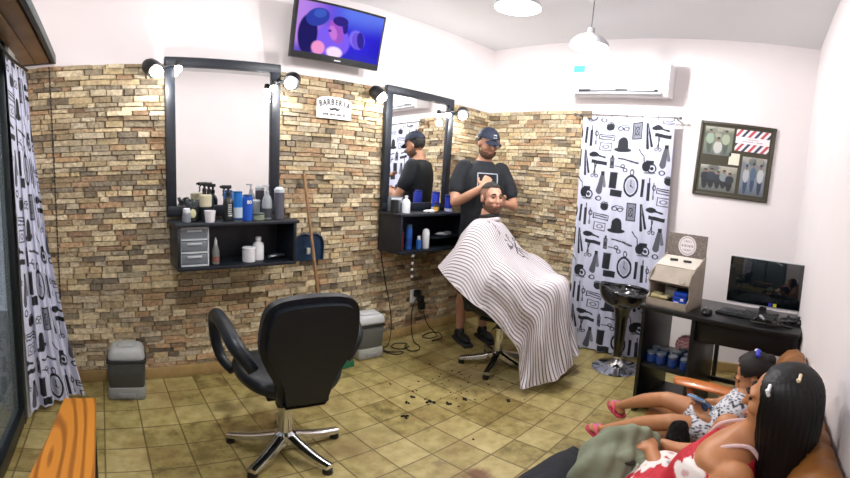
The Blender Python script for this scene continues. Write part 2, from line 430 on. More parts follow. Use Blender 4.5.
C = mixc(C, '6c50d4', sstep(1.1, .85, ell(U, V, .70, .40, .06, .17, .1)))
C = mixc(C, '2c2090', sstep(1.1, .85, ell(U, V, .745, .42, .045, .17, .1)))
C = mixc(C, 'f0d8f4', sstep(1.2, .5, ell(U, V, .45, .08, .1, .12)))
C = mixc(C, 'e890c8', sstep(1.2, .6, ell(U, V, .26, .12, .08, .14)))
X3 = np.stack([(U-.5)*(TW-.035), np.full_like(U, -.0235), .045+V*(TH-.065)], -1)
grid('screen', X3, mat('tv_screen', '000000', .7, attr='paint', emit=.95, spec=.05), tv, C)
MB().box((0, .095, TH*.55), (.10, .09, .12), bev=.005).build('wall_bracket', blackp, tv)
def text(name, s, size, m, parent, loc, rot=(PI/2, 0, 0), ext=.001, sx=1, align='CENTER', bold=0):
    cu = bpy.data.curves.new(name, 'FONT'); cu.body = s; cu.size = size; cu.extrude = ext; cu.align_x = align; cu.align_y = 'CENTER'; cu.offset = bold; cu.resolution_u = 2
    o = bpy.data.objects.new('tmp', cu); COL.objects.link(o)
    dg = bpy.context.evaluated_depsgraph_get(); me = bpy.data.meshes.new_from_object(o.evaluated_get(dg)); bpy.data.objects.remove(o)
    q = bpy.data.objects.new(name, me); COL.objects.link(q); me.materials.clear(); me.materials.append(m)
    q.parent = parent; q.location = loc; q.rotation_euler = rot; q.scale = (sx, 1, 1); return q
MB().box((0, -.024, .017), (.05, .002, .008)).build('maker_badge', mat('silver_print', 'c8ccd0', .4), tv)

# ------------------------------------------------------------------ barber sign
sg = thing('wall_sign', 'small white BARBERIA sign with a black moustache between the mirrors', 'sign', (1.598, YW-.006, 1.888))
MB().ext([(-.142, -.075), (.142, -.075), (.142, .06), (.11, .078), (.05, .088), (-.05, .088), (-.11, .078), (-.142, .06)], .008).build('plate', mat('sign_white', 'efecf0', .5), sg)
ink = mat('black_ink', '0b0b0d', .5)
lt = 'BARBERIA'
for i, ch in enumerate(lt):
    u = (i-3.5)/3.5
    text('letter', ch, .062, ink, sg, (u*.114, -.0055, .047-.018*u*u), (PI/2, u*.16, 0), bold=.0012, sx=.72)
mo = MB()
pts = [(-.05, .006), (-.035, -.002), (-.02, .0), (-.008, .008), (0, .004), (.008, .008), (.02, .0), (.035, -.002), (.05, .006), (.036, -.014), (.02, -.018), (.006, -.01), (0, -.012), (-.006, -.01), (-.02, -.018), (-.036, -.014)]
mo.ext(pts, .002, T((0, -.0055, .002))); mo.build('moustache', ink, sg)
q = MB()
for k in range(17):
    if k % 5 != 4: q.box((-.088+.011*k, -.005, -.044), (.007, .002, .013 if k % 3 else .017))
q.build('small_line', ink, sg)

# ------------------------------------------------------------------ bottles and pots
def vessel(name, label, cat, x, y, z, prof, col, group, cap=None, capcol='111111', band=None, bandcol='ffffff', rough=.35, alpha=1, trans=0, extra=None, seg=20):
    """cap, band: profiles"""
    t = thing(name, label, cat, (x, y, z), 0, group)
    MB().lathe(prof, seg=seg).build('body', mat('v_'+col+('t' if trans else ''), col, rough, trans=trans, alpha=alpha), t)
    if band: MB().lathe(band, seg=seg).build('label_band', mat('vb_'+bandcol, bandcol, .5), t)
    if cap: MB().lathe(cap, seg=seg).build('cap', mat('vc_'+capcol, capcol, .4), t)
    if extra: extra(t)
    return t
def cylp(r, h, z0=0, e=.004): return [(0, z0), (r-e, z0), (r, z0+e), (r, z0+h-e), (r-e, z0+h), (0, z0+h)]
def bandp(r, a, b): return [(r+.0008, a), (r+.0012, a), (r+.0012, b), (r+.0008, b)]
def trigger(t, h, m=None):
    m = m or blackp; b = MB()
    b.lathe([(0, h), (.014, h), (.014, h+.02), (.008, h+.024), (.008, h+.045), (0, h+.045)])
    b.box((-.012, 0, h+.052), (.062, .018, .022), bev=.004); b.box((-.047, 0, h+.053), (.014, .014, .014), bev=.003)
    b.tube([(-.02, 0, h+.045), (-.032, 0, h+.03), (-.03, 0, h+.012), (-.036, 0, h+.0)], .0045, seg=6, smooth=3)
    b.build('trigger', m, t)
g1 = 'bottles and pots on the shelf below the plain mirror'
vessel('glass_jar', 'small clear jar with white lid at the window end of the shelf', 'jar', .497, 2.44, S1, cylp(.026, .055), 'b9c2cc', g1, cap=cylp(.022, .03, .055), capcol='d9dde2', trans=.6)
t = vessel('brush_pot', 'round black pot with a cream badge and dark brushes in it', 'pot', .545, 2.50, S1, cylp(.042, .09), '16181a', g1)
MB().ball((-.005, -.0415, .05), (.02, .004, .027)).build('badge', mat('cream_badge', 'c9c79a', .5), t)
b = MB()
for k in range(9):
    a = k*.7; b.tube([(.02*math.cos(a), .02*math.sin(a), .06), (.035*math.cos(a), .03*math.sin(a), .115+.008*(k % 3))], [.004, .012], seg=7)
b.build('brushes', mat('brush_grey', '4d5356', .7), t)
vessel('cream_tub', 'cream coloured round tub standing on a dark tin', 'tub', .628, 2.50, S1, cylp(.034, .085), '22252a', g1, cap=cylp(.038, .075, .085), capcol='c8c0a2')
vessel('white_cup', 'plain white tapered cup in front of the cream tub', 'cup', .632, 2.41, S1, [(0, 0), (.026, 0), (.028, .004), (.034, .07), (.031, .07), (.026, .008), (0, .008)], 'e6e4ea', g1)
def sprayprof(r, h): return [(0, 0), (r-.004, 0), (r, .005), (r, h*.7), (r*.75, h*.86), (.013, h*.95), (.013, h), (0, h)]
vessel('spray_bottle', 'black trigger spray bottle behind the cream tub', 'bottle', .668, 2.57, S1, sprayprof(.03, .17), '17181b', g1, extra=lambda t: trigger(t, .17))
def lab(t):
    q = MB()
    for k in range(6): q.box((0, -.0333, .035+.013*k), (.022, .002, .007))
    q.build('print', mat('grey_print', 'b8bab8', .5), t)
vessel('spray_bottle', 'black trigger spray bottle with pale upright lettering', 'bottle', .758, 2.45, S1, sprayprof(.033, .155), '121315', g1, extra=lambda t: (trigger(t, .155), lab(t)))
vessel('spray_can', 'blue can with white lower label left of the taller blue can', 'can', .845, 2.53, S1, cylp(.03, .165), '1c6fc0', g1, cap=cylp(.031, .012, .165), capcol='184a80', band=bandp(.03, .01, .075), bandcol='cfd8de')
t = vessel('spray_can', 'royal blue spray can with white marks at the shelf front', 'can', .872, 2.42, S1, cylp(.031, .15), '1a52b8', g1, cap=cylp(.029, .012, .15), capcol='1c3f66')
text('print', '80', .03, white, t, (0, -.0322, .115), bold=.001)
vessel('glass_jar', 'clear glass jar behind the low green tin', 'jar', .965, 2.55, S1, cylp(.036, .10), 'c4ccd0', g1, cap=cylp(.037, .02, .10), capcol='a9b0b4', trans=.6)
vessel('low_tin', 'low greyish green tin between blue can and pump bottle', 'tin', .945, 2.43, S1, cylp(.04, .035), '7d8672', g1, cap=cylp(.041, .012, .035), capcol='4c554c')
def pump(t):
    b = MB(); b.lathe([(0, .16), (.012, .16), (.012, .18), (.005, .182), (.005, .21), (0, .21)]); b.box((-.012, 0, .212), (.045, .014, .01), bev=.003); b.build('pump', mat('pump_grey', 'b4b8bc', .4), t)
vessel('pump_bottle', 'clear pump bottle with grey top beside the dark tall bottle', 'bottle', 1.025, 2.48, S1, sprayprof(.032, .165), 'b4bcc0', g1, band=bandp(.032, .01, .07), bandcol='3a3e44', trans=.4, extra=pump)
vessel('tall_bottle', 'tall grey-violet bottle with clear cap at the shelf end', 'bottle', 1.100, 2.46, S1, cylp(.033, .17), '55545f', g1, cap=[(0, .17), (.032, .17), (.034, .19), (.02, .205), (0, .207)], capcol='c2c8ce')
# clear drawer tower
dt = thing('drawer_tower', 'white framed tower of three clear plastic drawers inside the shelf', 'drawer unit', (.535, 2.50, .851), 0)
f = MB()
for z in (0, .078, .156, .226): f.box((0, 0, z+.005), (.175, .2, .010), bev=.002)
for sx in (-1, 1):
    for sy in (-1, 1): f.box((sx*.084, sy*.095, .118), (.008, .01, .236))
f.box((0, .097, .118), (.17, .004, .23)); f.build('frame', mat('tower_white', 'c9ced4', .4), dt)
for k in range(3):
    d = MB().box((0, -.004, .043+.078*k), (.158, .19, .062), bev=.004).build('drawer', mat('clear_drawer', '8d949c', .15, trans=.35), dt)
    MB().box((0, -.102, .058+.078*k), (.09, .01, .014), bev=.003).build('handle', mat('drawer_handle', 'b5bbc2', .3), d)
g2 = 'things inside the shelf below the plain mirror'
vessel('clear_spray_bottle', 'slim clear spray bottle beside the plastic drawers', 'bottle', .675, 2.44, .85, sprayprof(.022, .12), '9aa09c', g2, cap=[(0, .12), (.01, .12), (.009, .15), (.004, .155), (.004, .165), (0, .165)], capcol='c8cccc', band=bandp(.022, .015, .05), bandcol='8a5c50', trans=.5)
vessel('white_tub', 'squat white tub in front of the white bottle', 'tub', .893, 2.45, .85, cylp(.042, .078), 'dcdce0', g2, cap=cylp(.0435, .016, .078), capcol='e6e6ea')
vessel('white_bottle', 'white plastic bottle with screw cap behind the squat tub', 'bottle', .972, 2.49, .85, [(0, 0), (.033, 0), (.036, .004), (.036, .095), (.03, .11), (.016, .12), (.016, .125), (0, .125)], 'dfdfe2', g2, cap=cylp(.019, .028, .122), capcol='e6e6ea')
t = thing('hair_clipper', 'grey metal hair clipper lying in the dark shelf', 'clipper', (1.09, 2.47, .872), .3, g2)
MB().tube([(-.06, 0, 0), (-.02, 0, .002), (.03, 0, 0), (.06, 0, -.002)], [.014, .018, .017, .013], flat=(.8, 1.1), smooth=3).build('body', mat('clipper_grey', '555a5e', .3, .6), t)
MB().box((.066, 0, -.001), (.014, .034, .008), bev=.001).build('blade', chrome, t)
# second shelf
g3 = 'things on the shelf beside the barber'
vessel('white_bottle', 'white bottle with a rounded top on the shelf beside the barber', 'bottle', 2.145, 2.44, S2, [(0, 0), (.03, 0), (.033, .004), (.033, .085), (.022, .105), (.012, .11), (.012, .118), (0, .118)], 'd8dae2', g3, cap=cylp(.014, .02, .116), capcol='c2c4cc')
t = thing('glass_tray', 'clear glass rack of small bottles in the mirror corner', 'rack', (2.145, 2.585, S2), 0, g3)
MB().box((0, 0, .06), (.10, .05, .12), bev=.006).build('body', mat('rack_glass', '9fa8b0', .1, trans=.5), t)
MB().box((0, -.027, .1), (.10, .004, .02)).build('rim', mat('rack_rim', 'd4dae0', .3), t)
vessel('brush_pot', 'matt black pot standing on the shelf beside the white bottle', 'pot', 2.08, 2.50, S2, cylp(.032, .10), '15171a', g3)
t = tag(MB().ball((0, 0, .012), (.05, .02, .014)).ball((.06, .01, .012), (.035, .025, .012)).ball((.02, -.02, .014), (.04, .02, .016)).build('crumpled_tissue', mat('tissue', 'c8c8cc', .8, bump=.6), loc=(2.37, 2.43, S2), remesh=.004, sm=3), 'crumpled white tissue lying on the shelf by the barber', 'tissue', g3)
vessel('small_bottle', 'small dark bottle with orange and yellow label', 'bottle', 2.485, 2.45, S2, cylp(.02, .06), '23301a', g3, cap=cylp(.014, .025, .06), capcol='20201e', band=bandp(.02, .012, .045), bandcol='c8962a')
vessel('spray_can', 'blue can with white print behind the small dark bottle', 'can', 2.545, 2.52, S2, cylp(.034, .15), '1f35b0', g3, cap=cylp(.034, .02, .15), capcol='1a2a80', band=bandp(.034, .02, .04), bandcol='d0d4e4')
vessel('spray_can', 'blue can nearest the barber elbow', 'can', 2.61, 2.43, S2, cylp(.032, .13), '2038b8', g3, cap=cylp(.033, .02, .13), capcol='18277a', band=bandp(.032, .01, .035), bandcol='c4c8dc')
g4 = 'things inside the shelf beside the barber'
vessel('red_can', 'dark red can at the left inside of the shelf beside the barber', 'can', 2.125, 2.46, .84, cylp(.024, .14), '5e1f20', g4, cap=cylp(.02, .02, .14), capcol='22181a')
vessel('spray_can', 'blue spray can standing inside the shelf beside the barber', 'can', 2.205, 2.46, .84, cylp(.028, .165), '1d4f9c', g4, cap=cylp(.024, .035, .165), capcol='3a5c84', band=bandp(.028, .03, .09), bandcol='16357a')
vessel('small_bottle', 'small blue bottle with white shoulder inside the barber shelf', 'bottle', 2.29, 2.43, .84, cylp(.022, .075), '2a5ea8', g4, cap=cylp(.014, .03, .075), capcol='c8ccd4')
vessel('white_bottle', 'tall white round-topped bottle inside the barber shelf', 'bottle', 2.375, 2.44, .84, [(0, 0), (.028, 0), (.03, .004), (.03, .13), (.024, .15), (.012, .158), (0, .16)], 'd6d6da', g4)
tag(MB().ball((0, 0, .014), (.09, .05, .014)).ball((-.05, -.02, .02), (.04, .03, .014)).ball((.05, .0, .022), (.045, .03, .014)).build('folded_towel', mat('towel_grey', '9b9ea4', .9, bump=.6, bscale=40), loc=(2.60, 2.46, .93), remesh=.004, sm=3), 'small crumpled grey towel on a ledge in the barber shelf', 'towel', g4)
tag(MB().box((2.60, 2.50, .922), (.34, .2, .012), bev=.002).build('shelf_board', frame_m), 'thin black board across the right of the barber shelf', 'board')

# ------------------------------------------------------------------ outlet and cords
so = thing('wall_outlet', 'white wall outlet plate with black plugs near the floor', 'outlet', (2.465, YW-.004, .37))
MB().box((0, 0, 0), (.085, .012, .12), bev=.004).build('plate', white, so)
for k, (px, pz) in enumerate(((.012, .03), (.06, -.03))):
    MB().box((px, -.03, pz), (.055, .05, .065), bev=.012).build('plug', blackp, so)
MB().box((.075, -.03, -.095), (.06, .045, .07), bev=.01).build('adapter', blackp, so)
cordm = mat('black_cord', '15110e', .5)
def cord(name, pts, label, r=.0045):
    return tag(MB().tube(pts, r, seg=7, smooth=6).build(name, cordm), label, 'cord', None)
cord('power_cord', [(2.06, YW-.02, .82), (2.09, 2.60, .6), (2.16, 2.60, .35), (2.18, 2.59, .16), (2.12, 2.54, .03), (2.05, 2.52, .006), (2.05, 2.44, .006), (2.14, 2.38, .006), (2.08, 2.36, .006), (2.03, 2.42, .006), (2.02, 2.50, .008), (2.08, 2.56, .006)], 'thin black cord dropping from the barber shelf and coiling on the floor')
cord('power_cord', [(2.478, 2.585, .40), (2.43, 2.56, .38), (2.38, 2.56, .28), (2.37, 2.55, .12), (2.36, 2.50, .012), (2.33, 2.40, .006), (2.27, 2.34, .006), (2.20, 2.36, .006), (2.22, 2.45, .006), (2.28, 2.50, .006), (2.20, 2.55, .008), (2.12, 2.50, .008), (2.17, 2.42, .010), (2.25, 2.44, .010)], 'black cord looping on the floor below the wall outlet')
cord('power_cord', [(2.54, 2.59, .24), (2.55, 2.57, .16), (2.60, 2.57, .08), (2.66, 2.56, .015), (2.62, 2.48, .006), (2.52, 2.48, .006), (2.50, 2.54, .010), (2.60, 2.57, .010), (2.69, 2.53, .008), (2.62, 2.42, .006), (2.50, 2.42, .006)], 'black cord curled on the floor under the hanging adapter')
hc = thing('hanging_cord', 'short cord with white clips hanging under the barber shelf', 'cord', (2.19, 2.39, .81))
MB().tube([(0, 0, .01), (.005, 0, -.05), (-.004, 0, -.09), (.006, 0, -.13), (.012, 0, -.18)], .004, seg=7, smooth=5).build('lead', cordm, hc)
for z in (-.01, -.07, -.12, -.175): MB().box((.004, -.003, z), (.02, .012, .022), rot=(0, .4, 0), bev=.004).build('clip', mat('clip_white', 'c8c8c8', .4), hc)
ch = tag(MB().tube([(-.285, 2.625, 2.11), (-.285, 2.625, .62)], .003, seg=6).build('beaded_cord', mat('bead_dark', '2b2520', .4)), 'long dark beaded pull cord hanging down the stone wall by the curtain', 'cord')
bb = MB()
for k in range(62): bb.ball((-.285, 2.625, 2.10-k*.024), (.006, .006, .0085), seg=8)
bb.build('beads', mat('bead_dark', '2b2520', .4), ch)

# ------------------------------------------------------------------ broom and hanging dustpan
br = thing('broom', 'wooden handled broom with green bristle head leaning on the stone wall', 'broom', (1.535, 2.39, 0))
p0, p1 = Vector((-.08, .02, .10)), Vector((-.175, .235, 1.40))
MB().tube([p0, p1], [.0125, .0115], seg=12).ball(p1, .0125, seg=12).build('handle', mat('broom_wood', '8a6a48', .5, noise=.2), br)
MB().box((.0, .0, .095), (.26, .04, .03), bev=.008).build('head', mat('green_plastic', '1f6e4c', .4), br)
MB().box((.0, .0, .042), (.27, .05, .085), bev=.006, taper=(.92, .7)).build('bristles', mat('green_bristle', '1f7a52', .7, bump=1, bscale=300), br)
dp = thing('dustpan', 'dark blue dustpan hanging on the stone wall behind the broom handle', 'dustpan', (1.40, YW-.03, .79))
out = [(-.115, 0), (.115, 0), (.118, .12), (.10, .165), (.06, .19), (-.06, .19), (-.10, .165), (-.118, .12)]
MB().ext(out, .008).build('pan', mat('navy_plastic', '17304c', .35), dp)
e = MB(); e.tube([(x, -.012, z) for x, z in [out[0]]+out[:0:-1]+[]][:8], .008, seg=8); e.build('rim', mat('navy_plastic2', '122640', .35), dp)
MB().box((-.005, -.015, .07), (.028, .02, .045), bev=.004).build('clip', mat('clip_grey', 'a8a8a0', .5), dp)

# ------------------------------------------------------------------ swing top bins
def bin_(x, y, rz, w, d, h, label, lidc, bodyc, basec, dome=True):
    t = thing('trash_bin', label, 'bin', (x, y, 0), rz, None)
    MB().box((0, 0, h*.13), (w*.96, d*.96, h*.26), bev=.02, taper=(1.0, 1.0)).build('base', mat('bin_'+basec, basec, .45), t)
    MB().box((0, 0, h*.47), (w*.9, d*.9, h*.5), bev=.018, taper=(1.08, 1.08)).build('body', mat('bin_'+bodyc, bodyc, .4), t)
    MB().box((0, 0, h*.735), (w*1.02, d*1.02, h*.05), bev=.008).build('rim', mat('bin_rim', '1d2022', .5), t)
    if dome:
        m = MB().box((0, 0, h*.84), (w*1.0, d*1.0, h*.24), bev=.035, seg=4, taper=(.84, .72))
        m.build('lid', mat('bin_'+lidc, lidc, .4), t)
        MB().box((0, 0, h*.965), (w*.42, d*.5, h*.03), bev=.006).build('flap', mat('bin_'+lidc, lidc, .4), t)
    else:
        MB().box((0, 0, h*.86), (w*1.05, d*1.05, h*.2), bev=.025, seg=3, taper=(.9, .86)).build('lid', mat('bin_'+lidc, lidc, .4), t)
        MB().box((0, -.01, h*.972), (w*.7, d*.55, h*.03), bev=.006).build('flap', mat('bin_'+lidc, lidc, .4), t)
    MB().box((0, -d*.485, h*.10), (w*.42, .012, h*.09), bev=.004).build('pedal', mat('bin_pedal', '8c8f90', .4), t)
bin_(.118, 2.46, -.08, .235, .20, .375, 'small grey bin with dark body standing below the curtain side stone wall', 'a3a6a4', '3c403f', '8d908f')
bin_(1.86, 2.50, -.12, .22, .19, .375, 'light grey lidded bin partly hidden behind the empty barber chair', 'c2c4c6', '5a5c58', 'a2a49e', dome=False)

# ------------------------------------------------------------------ pendant lamps
def pendant(i, label):
    x, y, z = PENDANTS[i]
    t = thing('pendant_lamp', label, 'lamp', (x, y, z), 0, 'white metal pendant lamps')
    MB().lathe([(.128, -.055), (.120, -.02), (.09, .012), (.05, .035), (.03, .045), (.027, .05), (.030, .047), (.052, .037), (.093, .014), (.123, -.019), (.131, -.055)], seg=36).build('shade', mat('shade_enamel', 'c6c8cc', .35), t)
    MB().lathe([(0, .09), (.022, .09), (.025, .08), (.025, .045), (0, .045)]).build('socket', mat('socket_grey', 'a6a8aa', .4), t)
    MB().tube([(0, 0, .085), (.003, 0, (ZC-z+.085)/2), (0, 0, ZC-z-.01)], .004, seg=6, smooth=3).build('cord', mat('cord_grey', '85868a', .5), t)
    MB().lathe([(0, 0), (.05, 0), (.048, -.02), (.02, -.028), (0, -.028)], c=(0, 0, ZC-z)).build('ceiling_rose', white, t)
    b = MB().ball((0, 0, -.02), (.042, .042, .045)).lathe([(.02, .045), (.022, .02), (0, .0)]); b.build('bulb', mat('pendant_bulb', 'ffffff', .4, emit=30), t)
pendant(0, 'white pendant lamp with lit bulb hanging in front of the air conditioner')
pendant(1, 'white pendant lamp cut by the top edge of the picture')
pendant(2, 'added fill lamp built as a white pendant, unseen above the camera')  # fixture for the added fill light, hung outside the frame

# ------------------------------------------------------------------ air conditioner
ac = thing('air_conditioner', 'white wall air conditioner with blue sticker above the printed curtain', 'air conditioner', (E, 1.275, 2.215))
acm = mat('ac_white', 'e6e4e6', .35)
def acs(y):   # side outline (x towards room negative)
    return [(-.0, y, .02), (-.17, y, .0), (-.195, y, .03), (-.2, y, .06), (-.2, y, .25), (-.18, y, .285), (-.0, y, .29)]
MB().loft([acs(-.42), acs(.42)]).build('body', acm, ac, smooth=30)
MB().box((-.203, 0, .165), (.008, .80, .2), bev=.003).build('front_panel', acm, ac)
MB().box((-.193, .0, .043), (.02, .68, .024), bev=.003).build('air_slot', mat('slot_dark', '24282c', .5), ac)
for y0 in (-.2, .12): MB().box((-.205, y0, .043), (.006, .22, .006)).build('vane', mat('vane_grey', 'b4b8bc', .4), ac)
MB().box((-.20, 0, .018), (.02, .74, .02), rot=(0, .5, 0), bev=.005).build('flap', mat('ac_grey', 'b9bcc0', .4), ac)
MB().box((-.2085, .345, .235), (.002, .10, .06)).build('sticker', mat('blue_sticker', '4fa6e0', .5), ac)

# ------------------------------------------------------------------ framed photo collage
FY, FZ = .30, 1.762
fr = thing('picture_frame', 'square dark wooden picture frame with four photographs and barber stripes', 'picture frame', (E-.012, FY, FZ), 0, rot=(math.radians(1.2), 0, 0))
fm = mat('dark_olive_wood', '3c372a', .5, noise=.15)
W2 = .305; f = MB()
for s in (-1, 1):
    f.box((0, s*(W2-.012), 0), (.024, .024, 2*W2), bev=.004); f.box((0, 0, s*(W2-.012)), (.023, 2*W2-.02, .024), bev=.004)
f.build('frame', fm, fr)
MB().box((.003, 0, 0), (.012, 2*W2-.04, 2*W2-.04)).build('mount', mat('olive_mount', '37321f', .6), fr)
def pic(name, y0, y1, z0, z1, C):
    nv, nu = C.shape[:2]; U, V = np.meshgrid(np.linspace(0, 1, nu), np.linspace(1, 0, nv))
    P = np.stack([np.full_like(U, -.0055), y0+(y1-y0)*U, z0+(z1-z0)*V], -1)
    grid(name, P, mat('print_paper', 'ffffff', .35, attr='paint'), fr, C)
def people_pic(seed, bg, people, dark='28304a'):
    U, V, C = painted(48, 48, bg)
    C = mixc(C, 'e4dfd2', sstep(.8, 1, V)*.7); C = mixc(C, '59606a', sstep(.3, .0, V)*.6)
    r = random.Random(seed)
    for k in range(10):
        C = mixc(C, r.choice(['7b8478', 'a8aa98', '4c5458', 'c7c2b0']), sstep(1.1, .8, ell(U, V, r.random(), .55+.4*r.random(), .1+.1*r.random(), .06+.08*r.random()))*.6)
    for x, y, s, c1, c2 in people:
        C = mixc(C, c2, sstep(1.1, .85, ell(U, V, x, y-.42*s, .10*s, .34*s)))
        C = mixc(C, c1, sstep(1.1, .85, ell(U, V, x, y-.22*s, .14*s, .2*s)))
        C = mixc(C, '9a7a66', sstep(1.1, .85, ell(U, V, x, y+.02*s, .055*s, .075*s)))
        C = mixc(C, '241c1a', sstep(1.1, .85, ell(U, V, x, y+.075*s, .055*s, .04*s)))
    return C*.62
# +y is the picture's left when seen from the room
pic('photograph', .262, .03, .03, .262, people_pic(1, '7c8a72', [(.2, .8, 1, 'a9bfa8', '4b5a50'), (.75, .8, 1, 'b8c4a6', '4b5a50'), (.5, .52, 1.1, 'd8d8d4', '8a8c88')]))
pic('photograph', .262, -.035, -.262, -.055, people_pic(2, '8f9488', [(.15, .75, .9, '1c2436', '20242c'), (.32, .78, .9, '30384a', '20242c'), (.5, .7, .8, '2c3242', '20242c'), (.66, .76, .85, '9aa4a8', '20242c'), (.82, .68, .85, '2c3242', '20242c')]))
pic('photograph', -.065, -.262, -.262, .045, people_pic(3, '8e98a4', [(.22, .7, .9, 'd0d4da', '3c5478'), (.5, .76, .9, '5c7490', '3c5478'), (.8, .74, .95, 'dde0e4', '2f3f58')]))
U, V, C = painted(70, 50, 'ece4e6')
st = (U*2.7-V*1.3+.1) % 1.0
C = mixc(C, 'b8404e', ((st > .12) & (st < .38)).astype(float)); C = mixc(C, '2a3452', ((st > .62) & (st < .88)).astype(float))
m = ((V > .36) & (V < .66)).astype(float); C = mixc(C, 'ece4e6', m)
m = ((np.abs(V-.56) < .025) & (np.abs(U-.5) < .17)).astype(float)*(np.sin(U*160) > -.3); C = mixc(C, '9a6a74', m)
m = ((np.abs(V-.46) < .025) & (np.abs(U-.5) < .3)).astype(float)*(np.sin(U*140) > -.3); C = mixc(C, '6a6f86', m)
pic('striped_card', .01, -.262, .085, .262, C)
U, V, C = painted(8, 8, 'ddd8c4'); pic('pale_square', .045, -.04, -.035, .06, C)
# ================================================================== BARBER CHAIRS
leather = mat('navy_black_vinyl', '0e161f', .42, bump=.12, bscale=160)
def smooth_outline(o, n=4):
    m = len(o); r = []
    for i in range(m):
        p0, p1, p2, p3 = [Vector(o[(i+k) % m]) for k in (-1, 0, 1, 2)]
        for k in range(n):
            u = k/n; r.append(tuple(.5*((2*p1)+(p2-p0)*u+(2*p0-5*p1+4*p2-p3)*u*u+(3*p1-p0-3*p2+p3)*u**3)))
    return r
def barber_chair(label, loc, rz):
    t = thing('barber_chair', label, 'barber chair', loc, rz, 'black vinyl barber chairs on chrome star bases')
    for k in range(5):
        a = 2*PI*k/5+.13; dx, dy = math.cos(a), math.sin(a)
        l = MB()
        n = 7; rings = []
        for i in range(n):
            u = i/(n-1); r = .035+.25*u; z = .105-.055*u-.01*math.sin(PI*u); wd = .030-.006*u; h = .022-.010*u
            c = Vector((dx*r, dy*r, z)); s = Vector((-dy, dx, 0))*wd
            rings.append([c-s+Vector((0, 0, -h)), c+s+Vector((0, 0, -h)), c+s*.9+Vector((0, 0, h*.6)), c+s*.5+Vector((0, 0, h)), c-s*.5+Vector((0, 0, h)), c-s*.9+Vector((0, 0, h*.6))])
        l.loft(rings); leg = l.build('leg', chrome, t, smooth=40)
        MB().lathe([(0, 0), (.022, 0), (.024, .004), (.022, .03), (0, .034)], c=(dx*.27, dy*.27, 0)).build('glide', blackp, leg)
    MB().lathe([(0, .04), (.05, .05), (.052, .12), (.036, .135), (.034, .30), (.04, .305), (.04, .32), (.0, .32)]).build('column', chrome, t)
    MB().lathe([(0, .31), (.026, .31), (.026, .40), (0, .40)]).box((0, 0, .40), (.24, .24, .02), bev=.005).tube([(.03, 0, .37), (.12, .02, .365), (.2, .03, .37)], .007, seg=8).build('lift_mechanism', mat('dark_steel', '2b2e31', .3, .8), t)
    # seat: thick cushion rising to the sides
    rings = []
    for i in range(13):
        u = i/12; y = -.25+.5*u; hw = .25*(1-.25*max(0, (u-.8)/.2)**2)
        e = math.sin(PI*min(max(u, .001), .999))**.35
        ring = []
        for k in range(20):
            a = 2*PI*k/20; ca, sa = math.cos(a), math.sin(a)
            x = hw*e*abs(ca)**.6*(1 if ca > 0 else -1)
            z = .475+(.06*e)*abs(sa)**.7*(1 if sa > 0 else -1)+.05*abs(x/.25)**3+.03*max(0, .35-u)
            ring.append((x, y, z))
        rings.append(ring)
    MB().loft(rings).build('seat', leather, t, smooth=180)
    # shield shaped padded back, reclined
    Mb = T((0, -.235, .495), (math.radians(11), 0, 0))
    out = [(-.10, -.07), (.10, -.07), (.115, -.04), (.135, .06), (.18, .15), (.212, .24), (.21, .35), (.19, .42), (.13, .455), (0, .465), (-.13, .455), (-.19, .42), (-.21, .35), (-.212, .24), (-.18, .15), (-.135, .06), (-.115, -.04)]
    out = smooth_outline([(x*.94, z) for x, z in out])
    b = MB(); b.ext(out, .085, Mb, bev=.026); b.build('backrest', leather, t, smooth=60)
    MB().ext([(x*.84, z*.86+.03) for x, z in out], .05, T((0, -.19, .495), (math.radians(11), 0, 0)), bev=.02).build('back_cushion', leather, t, smooth=60)
    for s in (-1, 1):
        b = MB()
        pts = [(s*.20, -.20, .60), (s*.265, -.16, .70), (s*.29, -.02, .745), (s*.305, .12, .745), (s*.305, .195, .70), (s*.30, .20, .60), (s*.275, .17, .50), (s*.23, .10, .455)]
        b.tube(pts, [.026, .034, .034, .034, .033, .028, .026, .024], seg=14, flat=(1.0, .9), smooth=5)
        b.build('armrest', leather, t, smooth=180)
    fr_ = MB().tube([(0, .15, .42), (0, .30, .38), (0, .42, .25)], .014, seg=10, smooth=4).build('footrest_arm', chrome, t)
    MB().box((0, .435, .235), (.26, .10, .014), rot=(-.45, 0, 0), bev=.006).build('footrest', chrome, t)
    return t
ch1 = barber_chair('empty black barber chair seen from behind in the middle of the room', (.79, 1.655, 0), math.radians(-8))
ch2 = dup(ch1, (2.52, 1.745, .0), math.radians(180+12), 'black barber chair under the man in the striped cape')

# bucket bar stool
st = thing('bar_stool', 'glossy black bucket bar stool with chrome trumpet base by the printed curtain', 'stool', (3.07, 1.0, 0), 2.2)
gloss = mat('gloss_black', '07080a', .16, coat=.6)
MB().lathe([(0, 0), (.19, 0), (.195, .006), (.17, .016), (.10, .03), (.05, .055), (.03, .09), (.026, .14), (0, .14)], seg=40).build('base', chrome, st)
MB().lathe([(0, .11), (.034, .11), (.036, .16), (.042, .25), (.050, .42), (.065, .50), (.10, .55), (0, .59)], seg=24).build('pedestal', gloss, st)
MB().lathe([(.03, .10), (.05, .10), (.05, .115), (.03, .115)]).build('collar_ring', chrome, st)
P = []
nu, nv = 40, 14
V_, F_ = [], []
b = MB(); rings = []
for j in range(nv):
    u = j/(nv-1); ring = []
    for i in range(nu):
        a = 2*PI*i/nu; back = max(0, math.cos(a))**1.2
        R = (.05+.155*math.sin(u*PI/2))*(1-.05*back)
        z = .530+.130*(u**2.0)+.045*back*u**3
        ring.append((R*math.cos(a), R*math.sin(a)*1.05, z))
    rings.append(ring)
